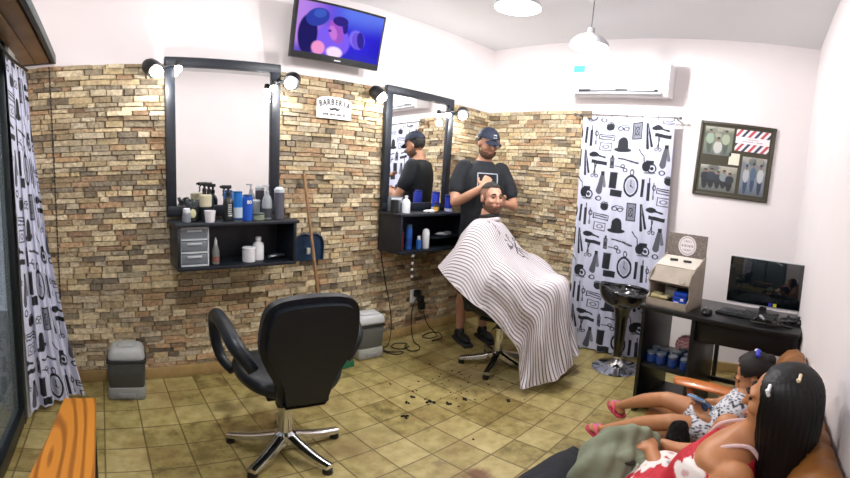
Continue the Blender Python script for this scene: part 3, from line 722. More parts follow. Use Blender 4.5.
for j in range(nv-1, -1, -1):
    u = j/(nv-1); ring = []
    for i in range(nu):
        a = 2*PI*i/nu; back = max(0, math.cos(a))**1.2
        R = max(.002, (.05+.155*math.sin(u*PI/2))*(1-.05*back)-.014)
        if j == 0: R = .01
        z = .550+.117*(u**2.0)+.045*back*u**3
        ring.append((R*math.cos(a), R*math.sin(a)*1.05, z))
    rings.append(ring)
b.loft(rings); b.build('seat', gloss, st, smooth=180)

# ================================================================== DESK (turned 12 degrees to the wall)
DO = Vector((2.405, .67, 0)); DR = math.atan2(-.978, -.208)
def dloc(u, v, z): return DO + Vector((-.208*u+.978*v, -.978*u-.208*v, z))
desk = thing('desk', 'black desk with an open shelf bay at its left end', 'desk', tuple(DO), DR)
dm = mat('desk_black', '0f1113', .35, bump=.03)
MB().box((.47, .225, .737), (.95, .46, .026), bev=.003).build('top', dm, desk)
for x, n in ((.012, 'side_panel'), (.335, 'side_panel'), (.925, 'side_panel')):
    MB().box((x, .235, .362), (.024, .42, .724), bev=.002).build(n, dm, desk)
MB().box((.173, .24, .35), (.298, .40, .022), bev=.002).build('shelf', dm, desk)
MB().box((.173, .24, .07), (.298, .40, .022), bev=.002).build('shelf', dm, desk)
MB().box((.63, .06, .655), (.565, .018, .135), bev=.002).build('drawer_front', dm, desk)
MB().box((.63, .40, .60), (.565, .016, .24), bev=.002).build('modesty_panel', dm, desk)
jg = mat('jar_blue_glass', '12306a', .12, coat=.5); jl = mat('jar_lid_grey', '5d6a74', .35, .3)
jt = None
rows = [(.285, .10), (.205, .10), (.125, .10), (.06, .10), (.27, .185), (.19, .185), (.11, .185), (.05, .185), (.28, .265), (.20, .265)]
names = ['blue jar with grey lid at the right front of the desk shelf', 'second front blue jar from the right on the desk shelf', 'third front blue jar from the right on the desk shelf', 'front blue jar beside the left panel of the desk shelf', 'middle row blue jar nearest the right panel on the desk shelf', 'middle row blue jar second from the right panel on the desk shelf', 'middle row blue jar second from the left panel on the desk shelf', 'middle row blue jar nearest the left panel on the desk shelf', 'back row blue jar in front of the pink ball', 'back row blue jar left of the pink ball']
for (x, y), lb in zip(rows, names):
    p = dloc(x, y, .361)
    if jt is None:
        jt = thing('jar', lb, 'jar', p, 0, 'blue jars with grey lids in the desk shelf')
        MB().lathe([(0, 0), (.029, 0), (.032, .004), (.032, .052), (.027, .060), (0, .060)]).build('body', jg, jt)
        MB().lathe(cylp(.030, .018, .058)).build('lid', jl, jt)
    else: dup(jt, p, None, lb)
pb = thing('ball', 'pink and white patterned ball behind the blue jars', 'ball', dloc(.19, .34, .361+.072))
MB().ball((0, 0, 0), .072, seg=28).build('shell', mat('pink_pattern', 'c27a7c', .6), pb)
b = MB()
for k in range(-3, 4):
    z = k*.02; r = math.sqrt(max(.0001, .0728**2-z*z))
    b.tube([(r*math.cos(a), r*math.sin(a), z+.006*math.sin(a*9+k)) for a in [2*PI*i/48 for i in range(48)]], .0028, seg=6, loop=True)
b.build('white_pattern', mat('pattern_white', 'dcc8c8', .6), pb)

# ---- cardboard display stand
ds = thing('display_stand', 'greyish cardboard counter display with a round white logo on its header', 'display stand', tuple(dloc(.02, .02, .751)), DR)
card = mat('card_greige', '9a8f82', .7, noise=.08); cardd = mat('card_dark', '6d645a', .7); cardl = mat('card_pale', 'c2bbb0', .6)
Wd = .265
prof = [(0, 0), (.25, 0), (.25, .30), (.20, .30), (.02, .185), (.0, .175), (.0, .15), (.035, .135), (.05, .06), (.0, .055)]
for x in (.004, Wd-.004):
    MB().ext([(y, z) for y, z in [(0, 0), (.25, 0), (.25, .31), (.21, .30), (.03, .215), (0, .16), (.025, .13), (.03, .07), (0, .05)]], .008, T((x, 0, 0), (0, 0, PI/2))).build('side_panel', card, ds)
MB().box((Wd/2, .245, .15), (Wd, .008, .30)).build('back_panel', cardd, ds)
MB().box((Wd/2, .12, .006), (Wd, .24, .012)).build('base_panel', card, ds)
MB().box((Wd/2, .004, .024), (Wd, .008, .048)).build('front_lip', card, ds)
MB().box((Wd/2, .15, .268), (Wd-.01, .145, .008), rot=(.35, 0, 0)).build('slanted_shelf', cardl, ds)
MB().box((Wd/2, .045, .198), (Wd-.01, .008, .115), rot=(-.75, 0, 0)).build('shelf_front', card, ds)
MB().box((Wd/2, .125, .145), (Wd-.012, .20, .006)).build('inner_shelf', cardd, ds)
U, V, C = painted(120, 70, '6f6560')
nz = np.random.RandomState(3).rand(70, 120); C = mixc(C, 'a79d96', (nz > .72).astype(float)*.8); C = mixc(C, '4c4440', (nz < .2).astype(float)*.7)
asp = .265/.15
rr = np.hypot((U-.5)*asp, V-.52)
C = mixc(C, 'e6e0e2', sstep(.42, .39, rr)); C = mixc(C, 'a49c9c', (np.abs(rr-.34) < .015).astype(float))
C = mixc(C, '8c8486', ((np.abs(V-.52) < .05) & (rr < .28)).astype(float)*(np.sin(U*170) > -.2)*.9)
C = mixc(C, '8c8486', ((np.abs(V-.70) < .04) & (rr < .25)).astype(float)*(np.sin(U*140) > 0)*.8); C = mixc(C, '8c8486', ((np.abs(V-.34) < .04) & (rr < .25)).astype(float)*(np.sin(U*150) > 0)*.8)
X3 = np.stack([U*Wd, np.full_like(U, .238), .285+V*.155], -1)
grid('header_card', X3, mat('header_print', 'ffffff', .5, attr='paint'), ds, C, thick=.004)
MB().lathe([(0, 0), (.018, 0), (.018, .003), (0, .003)], c=(Wd-.045, .0, .185), rot=(PI/2-.2, 0, 0)).build('round_sticker', cardl, ds)
for k, lb in enumerate(('small black razor at the left of the display\'s slanted top', 'small black razor at the right of the display\'s slanted top')):
    tag(MB().box((0, 0, 0), (.05, .012, .012), rot=(.35, 0, .2), bev=.003).build('razor', mat('razor_dark', '24262a', .4), loc=tuple(dloc(.02+.09+.09*k, .02+.15, .751+.280)), rot=(0, 0, DR)), lb, 'razor')
t = thing('carton', 'open dark olive carton of small packets in the display tray', 'carton', dloc(.085, .075, .764), DR)
MB().box((.0, 0, .022), (.12, .09, .044), bev=.002).build('body', mat('olive_card', '5a4f2a', .6), t)
MB().box((-.02, .0, .05), (.06, .07, .02), rot=(.1, .1, .2), bev=.004).box((.04, .0, .048), (.05, .07, .016), rot=(0, -.1, -.1), bev=.004).build('packets', mat('packet_cream', 'c9bf90', .5), t)
t = thing('plastic_bag', 'small clear bag of pale sachets standing in the display', 'bag', dloc(.12, .16, .764), DR)
MB().loft([[(x*s, y*s2, z) for x, y in ((-.04, -.02), (0, -.03), (.04, -.02), (.042, .02), (0, .03), (-.042, .02))] for z, s, s2 in ((0, .8, .8), (.03, 1, 1), (.07, .95, .8), (.095, 1.05, .3))]).build('bag', mat('clear_bag', 'b5b0a2', .2, trans=.4, bump=.5, bscale=30), t, smooth=60)
t = thing('blue_pack', 'shiny blue packet stack at the right of the display tray', 'packet', dloc(.225, .085, .764), DR)
bp_ = mat('foil_blue', '1c46b4', .2, .2)
for k in range(4): MB().box((.0+.003*(k % 2), .0, .012+.024*k), (.085, .10, .022), rot=(0, 0, .05*(k-1.5)), bev=.006).build('packet', bp_, t)
MB().box((-.015, -.0515, .03), (.03, .002, .02)).box((.02, -.0515, .055), (.02, .002, .015)).build('print', mat('packet_print', 'c8d2ec', .4), t)

# ---- monitor, keyboard, mouse
mo = thing('computer_monitor', 'black computer monitor with thin white edge standing on the desk', 'monitor', tuple(dloc(.66, .36, .75)), DR)
MB().box((0, 0, .19), (.475, .03, .30), bev=.005).build('casing', mat('monitor_white', 'b4b8bc', .4), mo)
MB().box((-.003, -.0165, .193), (.468, .003, .288), bev=.001).build('screen', mat('screen_black', '0a1014', .06, coat=1), mo)
MB().lathe([(0, 0), (.09, 0), (.088, .01), (.02, .016), (.018, .06), (0, .06)], sc=(1.2, .8)).build('stand', blackp, mo)
MB().box((.075, -.019, .062), (.022, .002, .02)).build('yellow_sticker', mat('sticker_yellow', 'c4c030', .5), mo)
MB().box((.045, -.019, .062), (.02, .002, .022)).build('blue_sticker', mat('sticker_blue', '2a34b0', .5), mo)
kb = thing('keyboard', 'black computer keyboard on the desk in front of the monitor', 'keyboard', tuple(dloc(.60, .20, .75)), DR-.05)
MB().box((0, 0, .009), (.36, .12, .014), bev=.004).build('casing', blackp, kb)
b = MB()
for r_ in range(5):
    for c_ in range(16): b.box((-.163+.0217*c_, -.043+.0215*r_, .019), (.018, .018, .008), bev=.002, seg=1)
b.build('keys', mat('key_black', '24272b', .4), kb)
ms = thing('computer_mouse', 'black computer mouse beside the display stand', 'mouse', tuple(dloc(.385, .10, .75)), DR+.1)
MB().ball((0, 0, .012), (.031, .052, .024)).build('shell', mat('mouse_black', '15181c', .25), ms)
MB().box((0, .02, .034), (.008, .02, .006), bev=.002).build('wheel', blackp, ms)
cc = thing('coiled_cable', 'heap of coiled black cable with adapters on the desk front', 'cable', tuple(dloc(.73, .075, .75)), DR)
cc.scale = (.8, .8, .9)
rr_ = random.Random(4); b = MB()
for k in range(3):
    b.tube([((.07+.012*k)*math.cos(a)*(1.2)+.01*k, (.04+.008*k)*math.sin(a), .008+.008*k+.003*math.sin(3*a)) for a in [2*PI*i/20 for i in range(20)]], .005, seg=7, loop=True, smooth=2)
b.build('coil', cordm, cc)
MB().box((.03, .0, .03), (.05, .03, .03), rot=(.2, .3, .6), bev=.006).build('adapter', blackp, cc)
MB().tube([(-.08, .02, .02), (-.04, .04, .05), (.02, .05, .035), (.1, .04, .01), (.2, .02, .008)], .007, seg=8, smooth=4).build('lead', cordm, cc)
MB().box((-.02, .02, .045), (.05, .016, .014), rot=(0, .4, -.5), bev=.003).build('grey_plug', mat('plug_grey', 'a0a4a8', .3), cc)
gp = thing('game_pad', 'black handheld controller with cable at the right end of the desk', 'controller', tuple(dloc(.875, .21, .75)), DR)
MB().ball((0, 0, .018), (.05, .035, .016)).ball((-.05, -.012, .016), (.028, .04, .015)).ball((.05, -.012, .016), (.028, .04, .015)).build('body', blackp, gp)
for sx in (-.03, .03): MB().lathe([(0, 0), (.01, 0), (.01, .012), (.014, .016), (0, .02)], c=(sx, 0, .03)).build('stick', mat('stick_grey', '3a3d40', .4), gp)
# things behind / below the desk
ks = thing('desk_chair', 'dark chair standing behind the desk, seen under its top', 'chair', (2.98, .12, 0), DR)
MB().box((0, 0, .45), (.38, .36, .05), bev=.015).build('seat', mat('chair_maroon', '4a2428', .7), ks)
for sx in (-1, 1):
    for sy in (-1, 1): MB().box((sx*.165, sy*.155, .212), (.03, .03, .424), bev=.003).build('leg', blackp, ks)
MB().box((0, -.155, .16), (.30, .02, .03)).build('stretcher', blackp, ks)
t = thing('plastic_bag', 'crumpled white plastic bag on the dark chair under the desk', 'bag', (2.93, -.0, .476), 0)
MB().ball((0, 0, .055), (.09, .08, .055)).ball((.03, .04, .09), (.05, .04, .04)).ball((-.05, .02, .08), (.04, .05, .03)).build('bag', mat('bag_white', 'b8b8b4', .5, bump=1.0, bscale=18), t, remesh=.008, sm=2)

# ================================================================== SOFA
brown = mat('tan_leather', '80501f', .5, noise=.2, nscale=7, bump=.12, bscale=60)
sofa = thing('sofa', 'tan brown leather sofa with ribbed back along the right wall', 'sofa', (1.10, 0, 0))
def ribback():
    rings = []; n = 150; L0, L1 = -.95, .96
    for i in range(n+1):
        u = i/n; x = L0+(L1-L0)*u
        e = math.sqrt(max(0, 1-max(0, abs(2*u-1)-.9)**2*100)) if abs(2*u-1) > .9 else 1
        e = max(e, .02)
        g = abs(math.sin(PI*(x-L0)/.0955))**.45; k = (1-.10*(1-g))
        top = .43+.32*e*(.965+.035*g); ring = []
        pr = [(-.262, .26), (-.262, top-.06), (-.255, top-.02), (-.225, top), (-.18, top-.01), (-.145, top-.05), (-.125-.012*(g-1), top-.12), (-.105+.014*(g-1), top-.2), (-.085+.014*(g-1), .40), (-.08, .30), (-.1, .26)]
        if e < 1:
            pr = [(-.17+(y+.17)*(.3+.7*e), z) for y, z in pr]
        rings.append([(x, y, z) for y, z in pr])
    return rings
MB().loft(ribback()).build('backrest', brown, sofa, smooth=60)
for k in range(3):
    MB().box((-.635+.63*k, .155, .30), (.625, .56, .14), bev=.045, seg=4).build('seat_cushion', brown, sofa, smooth=60)
MB().box((0, .13, .165), (1.86, .50, .15), bev=.01).build('base_frame', mat('sofa_dark_wood', '6a3a1e', .4, noise=.2), sofa)
for sx in (-1, 1):
    for y in (-.1, .34): MB().lathe([(0, 0), (.022, 0), (.03, .09), (0, .09)], c=(sx*.88, y, 0)).build('leg', mat('sofa_dark_wood', '6a3a1e', .4, noise=.2), sofa)
arm_m = mat('orange_varnished_wood', 'b4672e', .28, noise=.12, nscale=9, coat=.3)
def arm(x, tip, s):
    rings = []; n = 16; a0, a1 = Vector((x, -.12, .535)), Vector(tip)
    for i in range(n+1):
        u = i/n; c = a0.lerp(a1, u); c.z += .012*math.sin(PI*u); w_ = .036+.014*u; w_ *= math.sqrt(max(.02, 1-max(0, (u-.88)/.12)**2)); h = .017
        dv = (a1-a0).normalized(); sv = Vector((dv.y, -dv.x, 0))
        rings.append([c+sv*w_*math.cos(q)+Vector((0, 0, h*math.sin(q))) for q in [2*PI*k/14 for k in range(14)]])
    p = MB().loft(rings).build('armrest', arm_m, sofa, smooth=60)
    m = a0.lerp(a1, .80)
    MB().lathe([(0, -.26), (.02, -.26), (.022, -.20), (.016, -.17), (.026, -.12), (.026, -.10), (.016, -.07), (.024, -.03), (.024, .0), (0, .0)], c=(m.x, m.y, .53)).build('arm_post', mat('pinkish_wood', '96553a', .35, noise=.1), p)
arm(.66, (.84, .335, .515), 1)

# pine bench by the window
bn = thing('bench', 'orange pine bench top with a dark cathedral knot beside the window', 'bench', (-.15, 1.2, 0))
def pine():
    m = bpy.data.materials.new('pine'); m.use_nodes = True; nt = m.node_tree; b = nt.nodes['Principled BSDF']; N = nt.nodes.new; K = nt.links.new
    tc = N('ShaderNodeTexCoord'); mp = N('ShaderNodeMapping'); mp.inputs['Scale'].default_value = (1, .13, 1); K(tc.outputs['Object'], mp.inputs[0])
    wv = N('ShaderNodeTexWave'); wv.wave_type = 'RINGS'; wv.rings_direction = 'Z'; wv.inputs['Scale'].default_value = 9; wv.inputs['Distortion'].default_value = 3; wv.inputs['Detail'].default_value = 2; wv.inputs['Detail Scale'].default_value = 1.5
    mp.inputs['Location'].default_value = (.04, -.0, 0); K(mp.outputs[0], wv.inputs['Vector'])
    cr = N('ShaderNodeValToRGB'); K(wv.outputs['Fac'], cr.inputs[0]); el = cr.color_ramp.elements
    el[0].color = (*lin('8f5418'), 1); el[0].position = .0; el[1].color = (*lin('c47f2a'), 1); el[1].position = .55
    K(cr.outputs[0], b.inputs['Base Color']); b.inputs['Roughness'].default_value = .3
    return m
pm = pine()
b = MB(); zt = .45
top = [(-.115, -.35), (.10, -.35), (.098, .44), (-.033, .44)]
b.loft([[(x, y, zt-.035) for x, y in top], [(x, y, zt) for x, y in top]]); b.build('top', pm, bn, smooth=0)
for x, y in ((-.06, -.3), (.07, -.3), (.0, .39), (.075, .39)): MB().box((x, y, (zt-.036)/2), (.035, .035, zt-.036), bev=.003).build('leg', mat('bench_dark', '33261c', .5), bn)

# ================================================================== PRINTED CURTAINS
def fabric_tile():
    W_, H_ = 240, 280; s = 2; nx, ny = W_//s*1, H_//s
    nx, ny = 240, 280
    X, Y = np.meshgrid(np.arange(nx)+.5, np.arange(ny)+.5)
    A = np.zeros((ny, nx))
    shifts = [(i*-240, i*105+j*280) for i in (-1, 0, 1) for j in (-1, 0, 1, 2, -2)]
    def put(f, v=1.0):
        nonlocal A
        for dx, dy in shifts:
            d = f(X-dx, Y-dy); A = np.maximum(A, v*np.clip(.7-d, 0, 1))
    def cap(x0, y0, x1, y1, r, v=1.0, r2=None):
        r2 = r if r2 is None else r2
        def f(X, Y):
            dx, dy = x1-x0, y1-y0; t = np.clip(((X-x0)*dx+(Y-y0)*dy)/(dx*dx+dy*dy+1e-9), 0, 1)
            return np.hypot(X-x0-t*dx, Y-y0-t*dy)-(r+(r2-r)*t)
        put(f, v)
    def elp(x, y, a, b, v=1.0, ring=0):
        def f(X, Y):
            q = np.hypot((X-x)/a, (Y-y)/b); d = (q-1)*min(a, b)
            return np.abs(d)-ring if ring else d
        put(f, v)
    def rec(x, y, w_, h, v=1.0, ring=0, a=0):
        c, s_ = math.cos(a), math.sin(a)
        def f(X, Y):
            u, q = (X-x)*c+(Y-y)*s_, -(X-x)*s_+(Y-y)*c
            d = np.maximum(np.abs(u)-w_/2, np.abs(q)-h/2)
            return np.abs(d)-ring if ring else d
        put(f, v)
    def line(ps, r, v=1.0):
        for p, q in zip(ps, ps[1:]): cap(*p, *q, r, v)
    # camera with winding cord
    elp(330, 222, 15, 17, .9); elp(352, 228, 16, 14, .9, 2.2); elp(352, 228, 7, 6, .8); rec(343, 207, 30, 12, .85); line([(322, 205), (320, 188), (308, 178), (300, 166)], 1.6, .9); elp(346, 243, 22, 4, .5)
    # open razor
    cap(322, 72, 330, 158, 2, 1, 5); cap(326, 72, 344, 150, 1.5, 1, 4.5)
    cap(368, 110, 372, 160, 1.5, .9); cap(376, 112, 366, 158, 1.5, .9); elp(362, 162, 5, 5, .9, 1.2); elp(377, 162, 5, 5, .9, 1.2)
    rec(105, 132, 11, 60, .95); rec(126, 128, 4, 56, .6); rec(126, 150, 7, 14, .6)
    elp(180, 92, 17, 13, .75); elp(180, 88, 10, 5, .4); line([(164, 84), (172, 76), (190, 77), (197, 86)], 1.5, .8)
    elp(222, 95, 9, 6, .8, 1.3); elp(243, 97, 9, 6, .8, 1.3); line([(212, 90), (225, 84), (250, 86), (256, 94)], 1.2, .8)
    rec(287, 101, 36, 58, .5); rec(287, 101, 36, 58, .9, 1.6); line([(276, 84), (298, 118)], 1, .9); line([(298, 84), (276, 118)], 1, .9); elp(287, 101, 9, 14, .9, 1.2)
    rec(170, 128, 62, 16, .8, 1.4, .08); line([(145, 124), (195, 130)], 2, .7)
    rec(166, 162, 46, 26, .7, 1.3, .06); elp(166, 162, 12, 6, .55, 1.4)
    # bowler hat
    elp(235, 148, 19, 22, .9); rec(235, 158, 40, 10, .75); elp(235, 170, 32, 8, .95); elp(235, 163, 20, 3, .3)
    elp(122, 192, 20, 9, .9); cap(138, 194, 166, 200, 3, .85); rec(145, 219, 62, 12, .95, 0, .1)
    rec(198, 218, 16, 34, .6); rec(198, 196, 9, 10, .9); rec(198, 218, 16, 34, .95, 1.3); rec(198, 220, 9, 14, .9)
    cap(222, 200, 262, 206, 2.2, .8); cap(262, 206, 300, 214, 3.2, .7); elp(250, 240, 7, 6, .8, 1.3); elp(240, 228, 7, 6, .8, 1.2); cap(212, 228, 245, 232, 1.5, .8)
    # tie
    rec(162, 256, 14, 14, .8); cap(160, 266, 152, 318, 7, .65, 12); cap(167, 264, 172, 300, 4, .55, 6)
    # boot
    rec(207, 278, 30, 56, .85, 0, .05); rec(222, 322, 44, 22, .9, 0, .05); elp(210, 252, 16, 4, .4)
    line([(197, 262), (218, 272)], 1.2, .2); line([(197, 276), (220, 284)], 1.2, .2); line([(198, 290), (222, 298)], 1.2, .2)
    # pocket watch
    elp(278, 292, 27, 34, .95, 3.0); elp(278, 292, 20, 26, .28); elp(278, 292, 3, 3, .9); line([(278, 292), (278, 274)], 1.3, .9); line([(278, 292), (288, 298)], 1.3, .9); elp(279, 246, 8, 9, .9, 1.8); rec(279, 256, 8, 5, .9)
    rec(323, 296, 10, 60, .95, 0, .04); rec(347, 290, 4, 62, .7); elp(367, 292, 6, 8, .8, 1.4)
    elp(392, 240, 10, 7, .85, 1.5)
    return A
TILE = fabric_tile()
def fabric(U, V, r=300.):
    """U, V metres on the cloth -> linear colour"""
    px, py = U*r, V*r
    n = np.floor(px/240); x = px-240*n; y = (py+105*n) % 280
    a = TILE[y.astype(int) % 280, x.astype(int) % 240]
    base = np.array(lin('c3c6da')); inkc = np.array(lin('161a22'))
    g = np.clip(a*1.35, 0, 1)
    return base*(1-g[..., None])+inkc*g[..., None]
cloth_m = mat('printed_cloth', 'ffffff', .8, attr='paint', bump=.1, bscale=200)
# curtain over the doorway in the back wall
ct = thing('curtain', 'white curtain printed with black hats, razors and pocket watches hanging from a rod', 'curtain', (3.30, 1.165, 0))
nu, nv = 330, 640
U, V = np.meshgrid(np.linspace(0, 1, nu), np.linspace(0, 1, nv))
fold = .016*np.sin(U*2*PI*4.0+.5+.5*np.sin(V*3))*(.35+.65*V)+.010*np.sin(U*2*PI*9+1)*V+.012*np.sin(V*5+U*3)*V
P3 = np.stack([-.0+fold, (.5-U)*(.80+.0*V)+.03*(1-V)-.02*V+.03*(V*(1-U)), 2.045-V*2.03-.012*np.abs(np.sin(U*PI*6))*(1-V)**8], -1)
grid('cloth', P3, cloth_m, ct, fabric(U*.88+.155, V*2.04+.14, 410.))
rd = tag(MB().tube([(3.305, 1.665, 2.065), (3.30, 1.2, 2.058), (3.305, .765, 2.062)], .007, seg=10).ball((3.305, 1.675, 2.065), .014).ball((3.305, .755, 2.062), .014).build('curtain_rod', mat('rod_grey', '6c6c70', .35, .7)), 'thin grey curtain rod below the air conditioner', 'curtain rod')
for k in range(7):
    y = 1.60-.8*k/6*1.0
    MB().tube([(3.302+.014*math.sin(a), y, 2.052+.016*math.cos(a)) for a in [2*PI*i/12 for i in range(12)]], .0022, seg=6, loop=True).build('ring', mat('ring_dark', '3c3c40', .3, .7), rd)
for y in (1.64, .79): MB().tube([(E-.002, y, 2.06), (3.30, y, 2.06)], .006, seg=8).build('bracket', mat('rod_grey', '6c6c70', .35, .7), rd)
# curtain at the window
cl = thing('curtain', 'white printed curtain with pocket watch motifs gathered at the left window', 'curtain', (0, 0, 0))
nu, nv = 220, 560
U, V = np.meshgrid(np.linspace(0, 1, nu), np.linspace(0, 1, nv))
x0 = -.432+.0*V; y0 = 2.06+.12*V; x1 = np.interp(V, [0, .22, .5, .6, .8, 1], [-.395, -.38, -.33, -.30, -.24, -.16]); y1 = 2.42+0*V
n_ = .028*np.sin(U*2*PI*3.2+.8*V)*(.4+.6*V)+.012*np.sin(U*2*PI*7+2*V)
P3 = np.stack([x0+(x1-x0)*U**1.1+n_*.55*(.15+.85*U)*(.3+.7*V), y0+(y1-y0)*U-n_*.8, 2.03-V*1.99], -1)
P3[..., 0] = np.maximum(P3[..., 0], LX+.012)
grid('cloth', P3, cloth_m, cl, fabric(U*.62+.30, V*1.99+.1, 430.))
rd = tag(MB().tube([(-.425, 1.85, 2.055), (-.425, 2.2, 2.055), (-.395, 2.46, 2.055)], .008, seg=10, smooth=4).build('curtain_rod', mat('rod_dark', '222528', .4, .5)), 'dark curtain rod under the wooden shutter box', 'curtain rod')
MB().tube([(LX+.001, 1.87, 2.055), (-.425, 1.87, 2.055)], .006, seg=8).build('bracket', mat('rod_dark', '222528', .4, .5), rd)

# ================================================================== hair clippings on the floor
hr = random.Random(11); hm = mat('cut_hair', '1c130d', .9)
b = MB()
for k in range(60):
    cx, cy = 2.05+hr.gauss(0, .22), 1.75+hr.gauss(0, .22); L = hr.uniform(.003, .010)
    b.ball((cx, cy, .002), (L, L*hr.uniform(.3, .8), .003), rot=(0, 0, hr.uniform(0, 3)), seg=6)
for cx, cy, s in ((1.50, 1.62, .016), (1.74, 1.66, .02), (1.80, 1.58, .016), (1.92, 1.55, .014), (1.70, 1.78, .012), (1.62, 1.74, .01), (2.1, 1.35, .014)):
    for q in range(5): b.ball((cx+hr.uniform(-s, s), cy+hr.uniform(-s, s), .004), (s*.8, s*.5, .006), rot=(0, 0, hr.uniform(0, 3)), seg=8)
tag(b.build('hair_clippings', hm), 'dark cut hair scattered on the tiles round the occupied barber chair', 'hair', kind='stuff')
# ================================================================== PEOPLE
def limb(mb, pts, rs, flat=(1, 1), smooth=4, up=(0, 0, 1)):
    mb.tube(pts, rs, seg=16, smooth=smooth, flat=flat, up=up)
    mb.ball(pts[0], rs[0]*.98, seg=16); mb.ball(pts[-1], rs[-1]*.98, seg=16)
def trunk(mb, secs, n=24, sub=4):
    """secs: (x, y, z, rx, ry) sections; smooth interpolation"""
    S = [np.array(s, float) for s in secs]; out = []
    for i in range(len(S)-1):
        p0, p1, p2, p3 = S[max(i-1, 0)], S[i], S[i+1], S[min(i+2, len(S)-1)]
        for k in range(sub):
            u = k/sub; out.append(.5*((2*p1)+(p2-p0)*u+(2*p0-5*p1+4*p2-p3)*u*u+(3*p1-p0-3*p2+p3)*u**3))
    out.append(S[-1]); rings = []
    for i, s in enumerate(out):
        a = out[max(i-1, 0)]; b = out[min(i+1, len(out)-1)]; d = Vector((b-a)[:3]).normalized()
        fx = Vector((1, 0, 0)); fx = (fx-d*fx.dot(d)).normalized(); fy = d.cross(fx)
        ring = []
        for k in range(n):
            t = 2*PI*k/n; c, q = math.cos(t), math.sin(t)
            ring.append(Vector(s[:3])+fx*s[3]*abs(c)**.85*(1 if c > 0 else -1)+fy*s[4]*abs(q)**.85*(1 if q > 0 else -1))
        rings.append(ring)
    mb.loft(rings)
def headM(c, yaw=0, pitch=0, roll=0):
    """local head frame: face looks along -Y"""
    return Matrix.Translation(c) @ Euler((pitch, roll, yaw), 'XYZ').to_matrix().to_4x4()
def head(mb, M, s=1.0, female=False):
    def b(c, r, rot=(0, 0, 0)): mb.ball([v*s for v in c], [v*s for v in r], rot, seg=22, M=M)
    b((0, .012, .03), (.074, .092, .088)); b((0, -.018, -.015), (.062, .070, .075)); b((0, -.035, -.055), (.048, .048, .048)); b((0, -.062, -.088), (.024, .020, .018))
    b((0, -.074, .022), (.052, .022, .014))                           # brow
    b((.036, -.058, -.022), (.022, .026, .022)); b((-.036, -.058, -.022), (.022, .026, .022))   # cheeks
    b((0, -.094, -.010), (.009, .014, .026), (-.25, 0, 0)); b((0, -.102, -.028), (.015, .014, .011))   # nose
    b((0, -.086, -.056), (.022, .010, .006)); b((0, -.085, -.066), (.019, .010, .006))             # lips
    for q in (-1, 1): b((q*.076, .012, -.006), (.011, .020, .030), (.2, 0, q*.35)); b((q*.07, .01, -.006), (.014, .014, .02))
def face_bits(M, parent, s=1.0, brow='2a1c14', closed=False, beard=None, lips='9c5a50'):
    for q, n in ((-1, 'eye'), (1, 'eye')):
        MB().ball((q*.030*s, -.079*s, .004*s), (.0115*s, .006*s, .003*s if closed else .006*s), M=M, seg=14).build('eye', mat('eye_dark', '1d1512', .2), parent)
        if not closed:
            for w_ in (-1, 1): pass
        MB().tube([M @ Vector(v) for v in ((q*.014*s, -.092*s, .026*s), (q*.030*s, -.094*s, .031*s), (q*.047*s, -.083*s, .025*s))], [.004*s, .005*s, .003*s], seg=8, smooth=3).build('eyebrow', mat('hair_'+brow, brow, .8), parent)
    MB().ball((0, -.0895*s, -.061*s), (.020*s, .009*s, .0085*s), M=M, seg=16).build('lips', mat('lips_'+lips, lips, .5), parent)
def shell(c, r, keep, M, s=1.0, seg=40, thick=.004):
    """the part of an ellipsoid that keep(x,y,z) allows, as a thin closed cap"""
    t = bmesh.new(); bmesh.ops.create_uvsphere(t, u_segments=seg, v_segments=seg*2//3, radius=1)
    for v in t.verts: v.co = Vector((c[0]+v.co.x*r[0], c[1]+v.co.y*r[1], c[2]+v.co.z*r[2]))
    bmesh.ops.delete(t, geom=[v for v in t.verts if not keep(*v.co)], context='VERTS')
    bmesh.ops.solidify(t, geom=list(t.faces), thickness=-thick)
    for v in t.verts: v.co *= s
    mb = MB(); mb._add(t, M); return mb
def hand(mb, wrist, palm_dir, normal, s=1.0, curl=.5, side=1, spread=.12):
    """five fingered hand; palm_dir along the hand, normal = back of the hand, side: +1 thumb towards dir x normal"""
    d = Vector(palm_dir).normalized(); n = Vector(normal); n = (n-d*n.dot(d)).normalized(); x = d.cross(n)*side
    w = Vector(wrist)
    c = w+d*.045*s
    M = Matrix((x, d, n)).transposed().to_4x4(); M.translation = c
    mb.ball((0, 0, 0), (.038*s, .052*s, .016*s), M=M, seg=18); mb.ball((0, -.03*s, 0), (.028*s, .03*s, .019*s), M=M, seg=14)
    for k, (ox, L) in enumerate(((.029, .068), (.010, .078), (-.010, .073), (-.028, .056))):
        b = w+d*.085*s+x*ox*s; dirx = (d+x*ox*spread*30*.1).normalized(); pts = [w+d*.05*s+x*ox*.8*s, b]; a = 0; p = b
        for j in range(3):
            a += curl*(.55+.25*j); v = dirx*math.cos(a)-n*math.sin(a); p = p+v*L*s*(.42, .32, .26)[j]; pts.append(p)
        mb.tube(pts, [.009*s, .0095*s, .0088*s, .008*s, .0065*s], seg=10); mb.ball(pts[-1], .0066*s, seg=10)
    b = w+d*.02*s+x*.026*s; v = (d*.55+x*.75-n*.25).normalized(); p1 = b+v*.035*s; p2 = p1+(d*.85+x*.3-n*.35*curl*2).normalized()*.03*s; p3 = p2+(d-n*curl).normalized()*.024*s
    mb.tube([w+d*.01*s, b, p1, p2, p3], [.014*s, .014*s, .0115*s, .010*s, .008*s], seg=10); mb.ball(p3, .008*s, seg=10)
